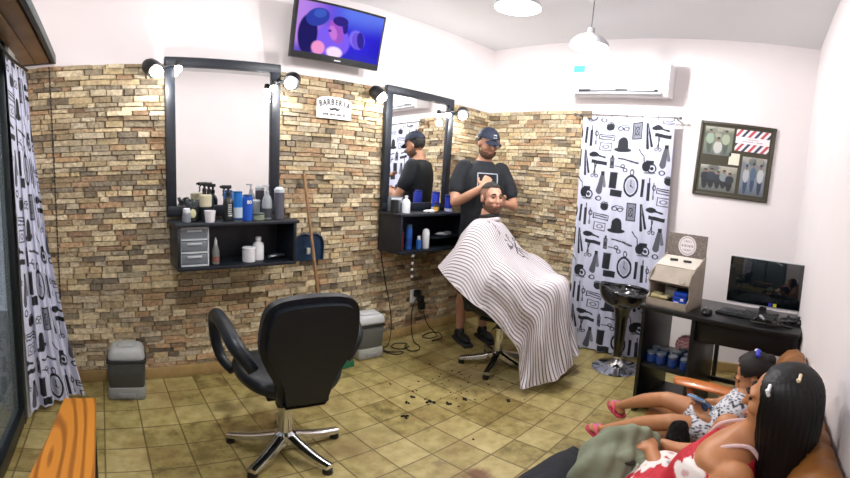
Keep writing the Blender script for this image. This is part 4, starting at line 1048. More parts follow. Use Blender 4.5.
def foot(mb, ankle, d, s=1.0):
    d = Vector(d).normalized(); x = Vector((d.y, -d.x, 0)).normalized(); a = Vector(ankle)
    n = x.cross(d); n = n if n.z > 0 else -n
    M = Matrix((x, d, n)).transposed().to_4x4(); M.translation = a
    mb.ball((0, -.02*s, -.04*s), (.030*s, .035*s, .032*s), M=M); mb.ball((0, .05*s, -.045*s), (.036*s, .075*s, .024*s), M=M); mb.ball((0, .03*s, -.02*s), (.026*s, .05*s, .028*s), M=M)
    for k in range(5):
        L = (.034, .030, .027, .023, .019)[k]; ox = (.026, .010, -.004, -.017, -.029)[k]
        y0 = (.115, .115, .108, .098, .086)[k]
        p0 = M @ Vector((ox*s, (y0-.02)*s, -.050*s)); p1 = M @ Vector((ox*1.05*s, (y0+L*.6)*s, -.056*s))
        mb.tube([p0, p1], [(.012 if k == 0 else .009)*s, (.011 if k == 0 else .0078)*s], seg=10); mb.ball(p1, (.011 if k == 0 else .0078)*s, seg=10)
    return M
tee = mat('black_tshirt', '14181f', .85, bump=.25, bscale=30)
skin_b = mat('skin_barber', 'b5856a', .5, noise=.05, nscale=30)
skin_c = mat('skin_client', 'c4927a', .5, noise=.05, nscale=30)
darkhair = mat('dark_hair', '17120f', .7, bump=.5, bscale=250)

# ------------------------------------------------------------------ the barber
BR = Vector((2.80, 2.235, 0))
ba = thing('person', 'standing man in navy cap and black shirt cutting the seated man\'s hair', 'person', tuple(BR), -math.radians(25))
def bl(x, y, z): return Matrix.Rotation(math.radians(25), 3, 'Z') @ Vector((x, y, z))
hM = headM((.0, -.055, 1.725), yaw=.12, pitch=.26)
b = MB()
trunk(b, [(0, 0, .86, .155, .115), (0, 0, .96, .165, .118), (0, .0, 1.10, .148, .105), (0, .0, 1.26, .165, .112), (0, .0, 1.41, .182, .118), (0, .005, 1.50, .165, .10), (0, .0, 1.555, .085, .075), (.005, -.01, 1.60, .058, .060), (.01, -.03, 1.66, .056, .058)])
head(b, hM)
aR = [(-.170, 0, 1.515), (-.235, -.02, 1.39), (-.275, -.09, 1.225), (-.22, -.22, 1.29), bl(-.255, -.215, 1.365)]
limb(b, [aR[0], aR[1], aR[2]], [.055, .050, .040]); limb(b, [aR[2], aR[3], aR[4]], [.040, .037, .026])
hand(b, aR[4], bl(.55, .12, .5), bl(-.4, -.6, .6), 1.0, .35, side=-1)
aL = [(.170, 0, 1.515), (.24, -.04, 1.37), (.265, -.10, 1.21), (.19, -.19, 1.225), bl(-.03, -.265, 1.245)]
limb(b, aL[:3], [.055, .050, .040]); limb(b, aL[2:], [.040, .036, .026])
hand(b, aL[4], bl(-.9, -.1, .1), bl(0, .9, .3), 1.0, .25, side=-1)
for s_ in (-1, 1):
    limb(b, [(s_*.085, 0, .90), (s_*.10, -.01, .70), (s_*.105, -.01, .49)], [.088, .078, .056]); limb(b, [(s_*.105, -.01, .49), (s_*.108, .015, .34), (s_*.11, .02, .10)], [.054, .053, .034])
    foot(b, (s_*.11+(-.09 if s_ < 0 else 0), .02, .095), (s_*.12, -1, 0)) if False else None
b.build('body', skin_b, ba, remesh=.006, sm=5)
c = MB()
trunk(c, [(0, 0, .80, .178, .135), (0, 0, .92, .18, .132), (0, 0, 1.08, .168, .122), (0, 0, 1.24, .178, .125), (0, 0, 1.40, .195, .130), (0, .005, 1.495, .182, .115), (0, .0, 1.555, .105, .084), (0, -.002, 1.585, .070, .066)])
for A in (aR, aL):
    a0, a1, a2 = Vector(A[0]), Vector(A[1]), Vector(A[2]); limb(c, [a0, a1, a1.lerp(a2, .35)], [.072, .068, .064], smooth=3)
c.build('tshirt', tee, ba, remesh=.008, sm=4)
sh = MB()
trunk(sh, [(0, 0, .98, .172, .125), (0, 0, .90, .178, .130), (0, 0, .84, .182, .130)])
for s_ in (-1, 1): limb(sh, [(s_*.088, 0, .88), (s_*.105, -.01, .68), (s_*.11, -.01, .52)], [.098, .095, .088], smooth=3)
sh.build('shorts', mat('black_shorts', '15171b', .85), ba, remesh=.009, sm=3)
for s_ in (-1, 1):
    x = s_*.11
    f = MB(); f.box((x, -.05, .018), (.092, .275, .032), bev=.014, seg=3); f.build('sole', mat('shoe_sole', '22262c', .6), ba)
    f = MB(); f.ball((x, -.075, .055), (.043, .105, .038)); f.ball((x, .02, .07), (.042, .06, .05)); f.ball((x, .015, .10), (.040, .045, .035)); f.build('shoe', mat('black_shoe', '101318', .6), ba, remesh=.006, sm=3)
# printed frame on the shirt
pm_ = mat('shirt_print', 'b9c0c8', .6)
f = MB()
def fy(x, z): return -.127-.004*0+.05*abs(x/.19)**2.2+.15*max(0, z-1.42)
for (x0, z0), (x1, z1) in (((-.10, 1.33), (-.10, 1.475)), ((-.10, 1.475), (.075, 1.475)), ((.075, 1.475), (.075, 1.35))):
    n = 10; f.tube([(x0+(x1-x0)*k/n, fy(x0+(x1-x0)*k/n, z0+(z1-z0)*k/n)-.006, z0+(z1-z0)*k/n) for k in range(n+1)], .0045, seg=6)
f.build('shirt_print', pm_, ba)
face_bits(hM, ba, closed=True, brow='1b1411')
shell((0, -.020, -.045), (.070, .079, .078), lambda x, y, z: z < -.048+.5*max(0, y+.02) and y < .03 and not (abs(x) < .026 and -.070 < z < -.052 and y < 0), hM, thick=.003).build('beard', mat('beard_dark', '654a3a', .9, bump=.6, bscale=300), ba)
shell((0, .012, .03), (.079, .097, .092), lambda x, y, z: z < .055 and z > -.045 and y > .005-.3*z, hM).build('hair', darkhair, ba)
capm = mat('navy_cap', '141e33', .75, bump=.2, bscale=60)
cp = shell((0, .010, .040), (.086, .104, .098), lambda x, y, z: z > .042, hM, thick=.005).build('cap', capm, ba)
v = MB(); rings = []
for i in range(9):
    u = i/8; y = -.085-.075*u; hw = .074*math.sqrt(max(.02, 1-(u*.97)**2.5)); z = .048-.022*u
    rings.append([hM @ Vector((hw*q, y+.028*q*q*(1-u*.3), z-.018*q*q+dz)) for q, dz in [(k/5-1, 0) for k in range(11)]+[(1-k/5, -.004) for k in range(11)]])
v.loft(rings); v.build('visor', capm, cp)
# white three leaf emblem and line of lettering on the cap front
em = MB()
def cappt(x, z): # point on the cap shell front
    q = 1-(x/.086)**2-((z-.040)/.098)**2; return Vector((x, .010-.104*math.sqrt(max(q, 0))-.004, z))
for ang in (-.75, 0, .75):
    rings = []
    for k in range(7):
        u = k/6; L = .005+.030*u; wd = .0075*math.sin(PI*min(.98, .25+.75*u))+.0005
        cx, cz = math.sin(ang)*L, .086+math.cos(ang)*L; px_, pz_ = math.cos(ang), -math.sin(ang)
        a_, b_ = cappt(cx-px_*wd, cz-pz_*wd), cappt(cx+px_*wd, cz+pz_*wd)
        rings.append([a_, b_, b_+Vector((0, -.002, 0)), a_+Vector((0, -.002, 0))])
    em.loft(rings)
for z in (.078, .083): em.tube([cappt(-.014+.028*k/6, z) for k in range(7)], .0012, seg=5)
for k in range(6): em.tube([cappt(-.017+.0065*k, .066), cappt(-.017+.0065*k, .074)], .0018, seg=5)
for vtx in em.b.verts: vtx.co = hM @ vtx.co
em.build('emblem', mat('emblem_white', 'dfe3e8', .6), cp)

# ------------------------------------------------------------------ the client
CR = Vector((2.53, 1.76, 0)); CRZ = math.radians(12)
cl_ = thing('person', 'seated bearded man with shaved sides wearing the striped barber cape', 'person', tuple(CR), CRZ)
hM = headM((.055, .165, 1.285), yaw=-.62, pitch=-.06)
b = MB()
trunk(b, [(0, -.02, .585, .165, .115), (0, .02, .66, .16, .115), (.0, .07, .78, .150, .11), (.01, .11, .92, .17, .115), (.02, .145, 1.03, .165, .10), (.03, .165, 1.09, .10, .078), (.04, .175, 1.13, .062, .060), (.05, .172, 1.20, .058, .058)])
head(b, hM)
for s_ in (-1, 1):
    limb(b, [(s_*.08, -.02, .61), (s_*.12, -.22, .64), (s_*.14, -.38, .63)], [.085, .075, .055]); limb(b, [(s_*.14, -.38, .63), (s_*.12, -.39, .48), (s_*.07, -.38, .30)], [.054, .052, .034])
    limb(b, [(s_*.175+.02, .14, 1.035), (s_*.25, .10, .92), (s_*.28, .06, .79)], [.05, .045, .037]); limb(b, [(s_*.28, .06, .79), (s_*.24, -.05, .775), (s_*.18, -.13, .765)], [.037, .032, .024])
    hand(b, (s_*.18, -.13, .765), (-s_*.45, -.9, -.06), (0, 0, 1), .95, .35, side=s_)
b.build('body', skin_c, cl_, remesh=.006, sm=5)
j = MB()
for s_ in (-1, 1): limb(j, [(s_*.08, -.02, .61), (s_*.12, -.22, .64), (s_*.14, -.38, .63), (s_*.12, -.39, .48), (s_*.07, -.38, .30)], [.095, .085, .066, .062, .05])
j.build('jeans', mat('jeans_blue', '2c3c58', .9), cl_, remesh=.009, sm=3)
for s_ in (-1, 1):
    x = s_*.07; f = MB(); f.ball((x, -.46, .222), (.042, .10, .036), rot=(.25, 0, 0)); f.ball((x, -.405, .25), (.04, .05, .045)); f.box((x, -.45, .19), (.085, .25, .022), rot=(.25, 0, 0), bev=.01); f.build('shoe', mat('client_shoe', '1f3044', .7), cl_, remesh=.006, sm=2)
face_bits(hM, cl_, brow='2a1a12')
shell((0, -.020, -.045), (.0705, .0800, .0785), lambda x, y, z: z < -.048+.5*max(0, y+.02) and y < .03 and not (abs(x) < .024 and -.072 < z < -.052 and y < 0), hM, thick=.003).build('beard', mat('beard_brown', '6d4e3d', .9, bump=.6, bscale=300), cl_)
shell((0, .012, .032), (.0775, .0955, .091), lambda x, y, z: z > .068+.25*max(0, -y-.03), hM).build('hair', darkhair, cl_)
shell((0, .012, .03), (.0755, .0935, .0895), lambda x, y, z: -.03 < z <= .072 and y > -.03-.25*z, hM, thick=.002).build('short_sides', mat('stubble', '8c6a5a', .8, noise=.2, nscale=200), cl_)
MB().tube([(.045+.066*math.cos(a), .172+.064*math.sin(a), 1.152-.012*math.sin(a)) for a in [2*PI*i/24 for i in range(24)]], .014, seg=8, loop=True).build('neck_strip', mat('neck_black', '141416', .7), cl_)

# ------------------------------------------------------------------ the cape
K = [
 [(0, .285, 1.06), (.10, .28, 1.05), (.19, .27, 1.02), (.27, .27, .94), (.34, .30, .86), (.39, .33, .80)],
 [(.02, .235, 1.125), (.09, .22, 1.12), (.20, .19, 1.085), (.29, .19, .99), (.37, .22, .86), (.43, .25, .755)],
 [(.03, .09, 1.115), (.09, .09, 1.11), (.19, .10, 1.07), (.29, .08, .95), (.39, .09, .80), (.455, .12, .68)],
 [(.02, -.02, .97), (.10, -.01, .965), (.20, -.02, .945), (.31, -.04, .87), (.40, -.03, .77), (.46, .0, .61)],
 [(.01, -.12, .85), (.10, -.13, .855), (.20, -.14, .86), (.30, -.12, .86), (.375, -.10, .80), (.43, -.08, .56)],
 [(0, -.28, .755), (.1, -.29, .775), (.19, -.29, .765), (.28, -.27, .78), (.355, -.25, .70), (.40, -.20, .45)],
 [(0, -.40, .69), (.1, -.44, .73), (.18, -.44, .715), (.25, -.40, .62), (.31, -.34, .48), (.36, -.29, .32)],
 [(0, -.46, .50), (.1, -.50, .53), (.19, -.49, .50), (.26, -.44, .43), (.31, -.37, .31), (.35, -.31, .19)],
 [(0, -.50, .30), (.1, -.555, .31), (.20, -.54, .28), (.27, -.47, .23), (.32, -.40, .15), (.36, -.33, .09)],
 [(0, -.53, .18), (.1, -.59, .16), (.21, -.57, .13), (.29, -.50, .09), (.335, -.42, .06), (.37, -.34, .045)]]
def cat(P, n):
    P = np.array(P, float); out = []; m = len(P)
    for i in range(m-1):
        p0, p1, p2, p3 = P[max(i-1, 0)], P[i], P[i+1], P[min(i+2, m-1)]
        for k in range(n):
            u = k/n; out.append(.5*((2*p1)+(p2-p0)*u+(2*p0-5*p1+4*p2-p3)*u*u+(3*p1-p0-3*p2+p3)*u**3))
    out.append(P[-1]); return np.array(out)
full = []
for row in K:
    r = [np.array(p) for p in row]; m = [p*np.array([-1, 1, 1]) for p in r[1:]][::-1]
    full.append(np.array(m+r))
full = np.array(full)                      # (10, 11, 3)
A1 = cat(full, 26)                         # along t
A2 = np.array([cat(row, 44) for row in A1])
nt_, ns_ = A2.shape[:2]
ds_ = np.linalg.norm(np.diff(A2, axis=1), axis=2); ua = np.concatenate([np.zeros((nt_, 1)), np.cumsum(ds_, 1)], 1); ua -= ua[:, [ns_//2]]
dt_ = np.linalg.norm(np.diff(A2, axis=0), axis=2); wa = np.concatenate([np.zeros((1, ns_)), np.cumsum(dt_, 0)], 0)
S_, T_ = np.meshgrid(np.linspace(-1, 1, ns_), np.linspace(0, 1, nt_))
du = np.gradient(A2, axis=1); dw = np.gradient(A2, axis=0); nn = np.cross(du, dw); nn /= np.linalg.norm(nn, axis=2, keepdims=True)+1e-9
if nn[nt_//3, ns_//2, 2] < 0: nn = -nn
amp = np.clip(np.abs(S_)*1.3-.25, 0, 1)*np.clip(T_*1.6, .25, 1)+np.clip((T_-.72)*3, 0, .8)
amp *= .35+.65*np.clip((T_-.35)*2.5, 0, 1)
rip = .015*amp*np.sin(ua*30+T_*9*np.sign(S_)+1)+.008*amp*np.sin(ua*61+T_*14)+.007*np.sin(S_*9+T_*17)*np.clip(T_*2, 0, 1)
# diagonal pull folds from the knees, and a deep fold between the knees
rip += .022*np.exp(-((S_+.22-.5*(T_-.75))/.06)**2)*np.clip((T_-.55)*4, 0, 1)
rip -= .030*np.exp(-((S_-.28+.9*(T_-.82))/.07)**2)*np.clip((T_-.6)*4, 0, 1)
A2 = A2+nn*rip[..., None]
u1 = ua/.0245; fr1 = u1-np.floor(u1)
fade = 1-.7*np.exp(-((S_-.05)/.30)**2-((T_-.62)/.2)**2)
m = np.clip(1-np.abs(fr1-.5)/.2, 0, 1); m = np.clip(m*2, 0, 1)*fade
C = np.ones((nt_, ns_, 3))*np.array(lin('d6cfd3')); C = mixc(C, '2c2629', m*.95)
edge = ((S_ < -.985) | (S_ > .985) | (T_ > .992)).astype(float); C = mixc(C, 'c8c0c4', edge)
def stroke(pts, r, col='1c1a1e'):
    global C
    d = np.full(ua.shape, 9.)
    for (x0, y0), (x1, y1) in zip(pts, pts[1:]):
        dx, dy = x1-x0, y1-y0; t = np.clip(((ua-x0)*dx+(wa-y0)*dy)/(dx*dx+dy*dy+1e-9), 0, 1)
        d = np.minimum(d, np.hypot(ua-x0-t*dx, wa-y0-t*dy))
    C = mixc(C, col, np.clip((r-d)/.002+.5, 0, 1))
ox, oy = .03, .40
# crossed scissors with lettering, printed on the lap
for pts, r in (([(0, 0), (.07, .11)], .006), ([(.075, .0), (.005, .10)], .006), ([(-.02, -.03), (-.005, -.045), (.012, -.03), (0, -.012), (-.02, -.03)], .004), ([(.09, -.02), (.10, -.04), (.08, -.045), (.07, -.022), (.09, -.02)], .004),
               ([(-.045, .02), (-.045, .06), (-.02, .045), (-.045, .035)], .004), ([(-.02, .06), (0, .04)], .004), ([(.05, .05), (.11, .05)], .004), ([(.06, .07), (.12, .075), (.115, .095)], .004), ([(.02, .11), (.035, .13), (.06, .125), (.08, .14)], .005), ([(-.05, -.01), (-.03, .0)], .004)):
    stroke([(ox+a_*1.15, oy+b_*1.15) for a_, b_ in pts], r*1.3)
for k in range(5): stroke([(-.125+.012*k, .20+.028*k), (-.115+.012*k, .212+.028*k), (-.128+.012*k, .222+.028*k)], .0035)
cape = thing('barber_cape', 'white barber cape with thin dark stripes and a scissors print draped over the client', 'cape', tuple(CR), CRZ)
grid('cloth', A2, mat('cape_cloth', 'ffffff', .6, attr='paint', bump=.08, bscale=90), cape, C, thick=.002)
MB().tube([(.045+.082*math.cos(a), .172+.08*math.sin(a), 1.117-.02*math.sin(a)) for a in [2*PI*i/24 for i in range(24)]], .009, seg=8, loop=True, flat=(1.6, 1)).build('collar', mat('cape_collar', 'c4bcc0', .7), cape)

# ------------------------------------------------------------------ the woman on the sofa
skin_w = mat('skin_woman', 'b0774e', .5, noise=.05, nscale=30)
WR = Vector((1.12, -.02, 0)); WZ = math.radians(180-24)        # local -Y turned to face +Y and slightly away
wo = thing('person', 'woman with long black hair and red floral dress sitting on the sofa', 'person', tuple(WR), WZ)
def wl(x, y, z):   # world to local
    return Matrix.Rotation(-WZ, 3, 'Z') @ (Vector((x, y, z))-WR)
hM = Matrix.Translation(wl(1.105, -.100, .865)) @ Euler((-.05, 0, .10)).to_matrix().to_4x4()
b = MB()
def sec(x, y, z, rx, ry): q = wl(x, y, z); return (q.x, q.y, q.z, rx, ry)
trunk(b, [sec(1.10, .10, .45, .165, .12), sec(1.10, .06, .52, .15, .11), sec(1.12, .02, .60, .145, .10), sec(1.13, .0, .67, .15, .085), sec(1.13, -.02, .715, .09, .06), sec(1.125, -.045, .75, .047, .047), sec(1.115, -.075, .80, .045, .047)])
head(b, hM, .95)
shN, shF = wl(.985, -.01, .675), wl(1.275, .035, .675)
eN, hN = wl(1.07, .13, .50), wl(1.235, .255, .545)
limb(b, [shN, wl(1.0, .06, .59), eN], [.046, .042, .034]); limb(b, [eN, wl(1.15, .20, .515), hN], [.034, .032, .022])
fd = wl(1.30, .30, .55)-wl(1.235, .255, .545)
hand(b, hN, fd, (0, 0, 1), .95, .5, side=-1)
eF, hF = wl(1.33, .10, .52), wl(1.36, .25, .50)
limb(b, [shF, wl(1.32, .06, .60), eF], [.044, .04, .033]); limb(b, [eF, wl(1.34, .18, .50), hF], [.033, .03, .022])
for x, k in ((1.02, 0), (1.22, 1)):
    limb(b, [wl(x, .06, .45), wl(x+.03, .22, .44), wl(x+.06, .36, .43)], [.072, .064, .05]); limb(b, [wl(x+.06, .36, .43), wl(x+.05, .46, .30), wl(x+.03, .51, .08)], [.05, .046, .032])
    M_ = foot(b, wl(x+.03, .51, .082), wl(x+.03, 1, 0)-wl(x+.03, 0, 0))
b.build('body', skin_w, wo, remesh=.006, sm=5)
d = MB()
trunk(d, [sec(1.10, .16, .43, .20, .15), sec(1.10, .10, .46, .19, .145), sec(1.11, .06, .52, .165, .125), sec(1.12, .035, .59, .162, .122), sec(1.13, .015, .645, .155, .105), sec(1.13, .01, .690, .138, .088)])
for x in (1.02, 1.22): limb(d, [wl(x, .08, .46), wl(x+.02, .16, .455), wl(x+.04, .26, .445)], [.085, .08, .072])
limb(d, [wl(1.03, .2, .47), wl(1.22, .2, .47)], [.085, .085]); limb(d, [wl(1.06, .24, .45), wl(1.25, .24, .45)], [.066, .066])
dress = d.build('dress', None, wo, remesh=.006, sm=4)
me = dress.data; n = len(me.vertices); co = np.empty(n*3); me.vertices.foreach_get('co', co); co = co.reshape(-1, 3)
Cd = np.ones((n, 3))*np.array(lin('b3182a')); r = np.random.RandomState(5)
def blot(c, rad, col, petals=0, ph=0):
    global Cd
    v = co-c; dist = np.linalg.norm(v, axis=1)
    if petals: ang = np.arctan2(v[:, 1]+v[:, 2], v[:, 0]); dist = dist/(1+.28*np.cos(petals*ang+ph))
    mm = np.clip((rad-dist)/.004+.5, 0, 1)[:, None]; Cd = Cd*(1-mm)+np.array(lin(col))*mm
for k in range(26):
    c = co[r.randint(n)]; blot(c+r.randn(3)*.004, .018+.012*r.rand(), ['4e7058', '6d8a98', '3f5c4c'][k % 3], 3, r.rand()*6)
for k in range(24):
    c = co[r.randint(n)]; blot(c, .032+.014*r.rand(), 'e4dcd8', 5, r.rand()*6); blot(c, .012, ['c9a0a0', 'a8b8c4', 'd8b878'][k % 3])
ca = me.color_attributes.new('paint', 'FLOAT_COLOR', 'POINT'); ca.data.foreach_set('color', np.concatenate([Cd, np.ones((n, 1))], 1).astype(np.float32).ravel())
me.materials.clear(); me.materials.append(mat('floral_cloth', 'ffffff', .7, attr='paint', bump=.1))
for x0, y0 in ((1.05, -.0), (1.21, .0)):
    st_ = MB().tube([wl(x0, .09, .65), wl(x0+.0, .055, .715), wl(x0+.005, -.03, .735), wl(x0, -.075, .68)], .007, seg=8, smooth=5)
    st_.build('strap', mat('strap_white_red', 'd4b4b4', .7), dress)
# hair: long, black, straight, over the back
hb = MB()
hs = []
for (x, y, z, rx, ry) in ((1.110, -.100, .978, .030, .030), (1.110, -.105, .960, .070, .066), (1.108, -.112, .92, .097, .094), (1.106, -.120, .86, .105, .098), (1.106, -.130, .79, .103, .088), (1.104, -.135, .72, .100, .075), (1.10, -.130, .65, .095, .066), (1.095, -.125, .58, .085, .058), (1.09, -.12, .50, .065, .045), (1.085, -.12, .46, .03, .025)):
    hs.append(sec(x, y, z, rx, ry))
trunk(hb, hs)
# keep the face free
me = bpy.data.meshes.new('h'); hb.b.to_mesh(me); hb.b.free(); me = remeshed(me, .006, 6)
fdir = (hM.to_3x3() @ Vector((0, -1, 0))).normalized(); hc = hM.translation
bm = bmesh.new(); bm.from_mesh(me)
for v in bm.verts:
    rel = v.co-hc; f_ = rel.dot(fdir)
    if rel.z > -.16 and f_ > .035+.25*max(0, rel.z-.03): v.co -= fdir*(f_-.035-.25*max(0, rel.z-.03))
    a = math.atan2(rel.x, rel.y); v.co += Vector((rel.x, rel.y, 0)).normalized()*.0022*math.sin(a*38+rel.z*6)
bm.to_mesh(me); bm.free()
hair = bpy.data.objects.new('hair', me); COL.objects.link(hair); me.shade_smooth(); me.materials.append(mat('black_gloss_hair', '070608', .5, spec=.3)); hair.parent = wo
for (x, y, z, nm, col) in ((1.03, -.06, .945, 'hair_clip', 'e6e6ea'), (1.055, -.135, .972, 'hair_clip', 'd8c8a0')):
    q = wl(x-.01, y, z); 
    MB().box((0, 0, 0), (.026, .008, .008), rot=(.3, .5, .2), bev=.002).box((.006, 0, -.011), (.008, .008, .022), rot=(.3, .2, 0), bev=.002).build('hair_clip', mat('clip_'+col, col, .3), wo, loc=q)
face_bits(hM, wo, .95, closed=False)
MB().tube([Vector(hM @ Vector((sx*.076, .01, -.045)))+Vector((.012*math.cos(a), 0, .014*math.sin(a))) for sx in (1,) for a in [2*PI*i/16 for i in range(16)]], .002, seg=6, loop=True).build('earring', mat('silver', 'd8d8dc', .2, 1), wo)

# ------------------------------------------------------------------ the little girl
skin_g = mat('skin_girl', 'b07a54', .5, noise=.05, nscale=30)
GR = Vector((1.70, .0, 0)); GZ = math.radians(180-12)
gi = thing('person', 'little girl in black and white dress looking down at a phone', 'person', tuple(GR), GZ)
def gl_(x, y, z): return Matrix.Rotation(-GZ, 3, 'Z') @ (Vector((x, y, z))-GR)
def gsec(x, y, z, rx, ry): q = gl_(x, y, z); return (q.x, q.y, q.z, rx, ry)
hM = Matrix.Translation(gl_(1.735, -.035, .675)) @ Euler((.42, 0, .12)).to_matrix().to_4x4()
b = MB()
trunk(b, [gsec(1.67, .08, .40, .10, .075), gsec(1.67, .06, .45, .095, .07), gsec(1.68, .03, .51, .09, .065), gsec(1.70, .0, .56, .092, .06), gsec(1.71, -.01, .59, .055, .045), gsec(1.725, -.025, .62, .033, .034), gsec(1.73, -.03, .65, .033, .034)])
head(b, hM, .82)
k1, k2 = gl_(1.76, .325, .485), gl_(1.575, .265, .475)
f1, f2 = gl_(1.985, .60, .275), gl_(1.71, .575, .275)
limb(b, [gl_(1.72, .10, .42), gl_(1.74, .2, .465), k1], [.055, .050, .040]); limb(b, [k1, k1.lerp(f1, .45)+Vector((0, 0, .012)), f1], [.039, .037, .022])
limb(b, [gl_(1.62, .09, .42), gl_(1.60, .18, .455), k2], [.055, .050, .040]); limb(b, [k2, k2.lerp(f2, .45)+Vector((0, 0, .012)), f2], [.039, .037, .022])
sdir = (f1-k1).normalized()
FM = []
for a_, kk in ((f1, k1), (f2, k2)):
    dd = (a_-kk); fd_ = Vector((dd.x, dd.y, dd.z*.25+.10)).normalized()
    FM.append((a_, foot(b, a_, fd_, .72)))
ph = gl_(1.665, .145, .535)
e1, e2 = gl_(1.785, .10, .50), gl_(1.60, .09, .485)
limb(b, [gl_(1.785, .0, .565), e1], [.030, .024]); limb(b, [e1, gl_(1.735, .165, .515)], [.024, .017]); hand(b, gl_(1.735, .165, .515), gl_(1.68, .19, .52)-gl_(1.735, .165, .515), (0, 0, -1), .6, .6, side=1)
limb(b, [gl_(1.625, .0, .565), e2], [.030, .024]); limb(b, [e2, gl_(1.60, .14, .51)], [.024, .017]); hand(b, gl_(1.60, .14, .51), gl_(1.64, .17, .52)-gl_(1.60, .14, .51), (0, 0, -1), .6, .6, side=-1)
b.build('body', skin_g, gi, remesh=.0048, sm=4)
d = MB()
trunk(d, [gsec(1.67, .14, .40, .125, .10), gsec(1.67, .09, .43, .120, .095), gsec(1.67, .05, .48, .108, .082), gsec(1.69, .02, .53, .104, .075), gsec(1.70, .0, .57, .098, .066), gsec(1.71, -.01, .595, .06, .05)])
limb(d, [gl_(1.72, .08, .43), gl_(1.735, .19, .455)], [.068, .062]); limb(d, [gl_(1.62, .08, .43), gl_(1.605, .17, .45)], [.068, .062])
limb(d, [gl_(1.785, .0, .568), gl_(1.79, .03, .545)], [.036, .036]); limb(d, [gl_(1.625, .0, .568), gl_(1.615, .03, .545)], [.036, .036])
dress = d.build('dress', None, gi, remesh=.005, sm=4)
me = dress.data; n = len(me.vertices); co = np.empty(n*3); me.vertices.foreach_get('co', co); co = co.reshape(-1, 3)
a_ = np.sin(co[:, 0]*230+2.2*np.sin(co[:, 2]*150))*np.sin(co[:, 2]*210+1.7*np.sin(co[:, 1]*170+co[:, 0]*90))
mm = np.clip(a_*3-.2, 0, 1)[:, None]; Cd = np.array(lin('d4d6de'))*(1-mm)+np.array(lin('23252e'))*mm
ca = me.color_attributes.new('paint', 'FLOAT_COLOR', 'POINT'); ca.data.foreach_set('color', np.concatenate([Cd, np.ones((n, 1))], 1).astype(np.float32).ravel())
me.materials.clear(); me.materials.append(mat('floral_cloth', 'ffffff', .7, attr='paint', bump=.1))
hg = mat('dark_brown_hair', '140c08', .6, spec=.3)
sh_ = shell((0, .016, .036), (.083, .101, .095), lambda x, y, z: y > -.045+.45*max(0, .04-z) and z > -.075+.0*y and not (abs(x) > .068 and abs(z) < .028 and y < .03), hM, .82, thick=.010)
sh_.ball((0, .095*.82, .07*.82), (.035, .035, .030), M=hM).build('hair', hg, gi)
MB().tube([hM @ (Vector((math.cos(a)*.081, .01+.0*a, .045+math.sin(a)*.082))*.82) for a in [PI*k/16 for k in range(17)]], .006, seg=8).build('headband', mat('headband_grey', '6d7280', .4), gi)
MB().ball((0, .062*.82, .128*.82), (.020, .012, .014), M=hM).ball((.03, .062*.82, .125*.82), (.016, .01, .012), M=hM).build('bow', mat('bow_blue', '2030b4', .4), gi)
MB().ball((-.022, .05*.82, .132*.82), (.012, .010, .008), M=hM).build('bow_centre', mat('bow_white', 'dcdce4', .4), gi)
face_bits(hM, gi, .82, closed=True, brow='2c1c14')
for a_, M_ in FM:
    s_ = .72; f = MB(); rings = []
    for k in range(13):
        u = k/12; y = (-.06+.215*u)*s_; hw = (.030+.014*math.sin(PI*min(1, u*1.15))**.8)*s_*math.sqrt(max(.05, 1-max(0, (u-.8)/.2)**2))*(1 if u > .05 else .7)
        rings.append([M_ @ Vector((hw*q, y, z_*s_)) for q, z_ in ((-1, -.083), (1, -.083), (1, -.068), (-1, -.068))])
    f.loft(rings); so_ = f.build('sandal', mat('sandal_pink', 'b8384e', .5), gi)
    for w_ in (-1, 1):
        f = MB().tube([M_ @ (Vector(v)*s_) for v in ((.004, .098, -.030), (w_*.022, .06, -.012), (w_*.038, .025, -.03), (w_*.036, -.0, -.068))], [.006, .008, .008, .006], seg=8, smooth=4)
        f.build('strap', mat('sandal_strap', 'd8506a', .45), so_)
    MB().ball(tuple(M_ @ (Vector((.002, .075, -.012))*s_)), (.010, .010, .006)).build('flower', mat('flower_lilac', 'a060c8', .4), so_)
tag(MB().box((0, 0, 0), (.075, .155, .009), bev=.004).build('phone', mat('phone_black', '14161a', .3), loc=(1.672, .160, .545)), 'phone in blue cover held by the little girl', 'phone')
phn = bpy.data.objects['phone']; phn.rotation_euler = (.75, 0, math.radians(64))
MB().box((0, 0, -.006), (.08, .16, .008), bev=.004).build('cover', mat('cover_blue', '4a86c4', .4), phn)
MB().box((0, .066, -.0065), (.081, .022, .009), bev=.002).build('cover_band', mat('cover_white', 'd8e4f0', .4), phn)

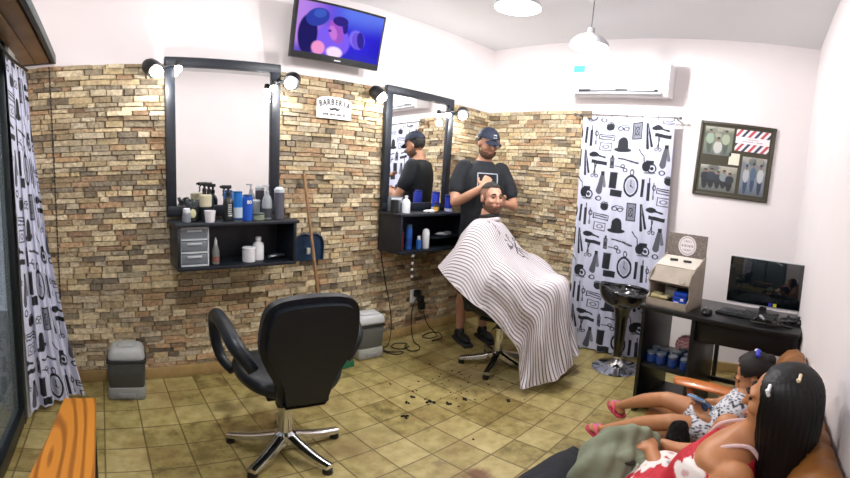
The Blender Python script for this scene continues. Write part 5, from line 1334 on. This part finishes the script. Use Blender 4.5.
# black fluffy purse, olive bag and dark cloth on the sofa
t = thing('purse', 'small black furry purse standing on the sofa in front of the girl', 'purse', (1.475, .215, .374), .3)
t.scale = (1, 1, 1.35)
MB().ball((0, 0, .058), (.030, .048, .058)).ball((0, .0, .085), (.024, .04, .045)).build('body', mat('black_fur', '0c0c0e', .9, bump=1.5, bscale=90), t, remesh=.006, sm=1)
MB().tube([(0, -.035, .10), (0, -.02, .125), (0, .02, .125), (0, .035, .10)], .004, seg=8, smooth=4).build('handle', blackp, t)
olive = mat('olive_canvas', '757b66', .85, noise=.15, nscale=9, bump=.5, bscale=14)
ob = thing('bag', 'crumpled olive green canvas bag with a pale edged loop under the woman\'s hand', 'bag', (1.235, .345, .43), .1)
ob.scale = (.80, .80, .74)
m = MB()
trunk(m, [(-.19, .04, .02, .02, .10), (-.15, .04, .045, .05, .13), (-.05, .02, .075, .09, .14), (.05, .0, .095, .11, .14), (.13, -.01, .085, .08, .12), (.19, -.01, .06, .03, .07)])
m.ball((.06, -.03, .14), (.10, .085, .05)).ball((-.08, .06, .07), (.10, .08, .055)).ball((.0, .02, .12), (.12, .06, .04), rot=(0, .25, .4)).ball((-.02, -.08, .08), (.13, .04, .05), rot=(0, 0, .3))
q = m.build('body', olive, ob, remesh=.008, sm=3)
bm = bmesh.new(); bm.from_mesh(q.data)
for v in bm.verts: v.co += v.normal*(.009*math.sin(v.co.x*48+v.co.y*30)+.006*math.sin(v.co.y*75-v.co.x*40+v.co.z*50))
bm.to_mesh(q.data); bm.free()
MB().tube([(.12+.045*math.cos(a), -.055+.012*math.sin(a), .125+.055*math.sin(a)) for a in [2*PI*i/20 for i in range(20)]], .007, seg=8, loop=True, flat=(1, 1.6)).build('loop', mat('pale_edge', 'b4b8a4', .7), ob)
MB().ball((-.075, -.035, .118), (.045, .03, .014), rot=(.2, .3, .5)).build('opening', mat('bag_dark_inside', '23261f', .9), ob)
MB().tube([(-.11, -.07, .10), (-.06, -.075, .12), (-.02, -.05, .13)], .006, seg=8, smooth=3).build('zip', mat('pale_edge', 'b4b8a4', .7), ob)
bk = MB()
prof = [(-.28, .07), (-.2, .11), (-.1, .145), (.0, .165), (.1, .16), (.16, .13)]
rings = []
for i in range(13):
    u = i/12; x = -.30+.46*u
    h = .03+.035*math.sin(PI*min(1, u*1.1))**.6
    rings.append([(x, .035+.11*math.cos(a)*(.35+.65*math.sin(PI*(.1+.85*u))), -.02*(1-u)+h*math.sin(a)+.012*math.sin(3*a+u*6)) for a in [2*PI*k/18 for k in range(18)]])
bk.loft(rings)
tag(bk.build('dark_cloth', mat('black_cloth', '10141c', .85, bump=.4, bscale=25), loc=(1.17, .485, .375), smooth=180), 'black folded cloth lying at the sofa edge below the olive bag', 'cloth')
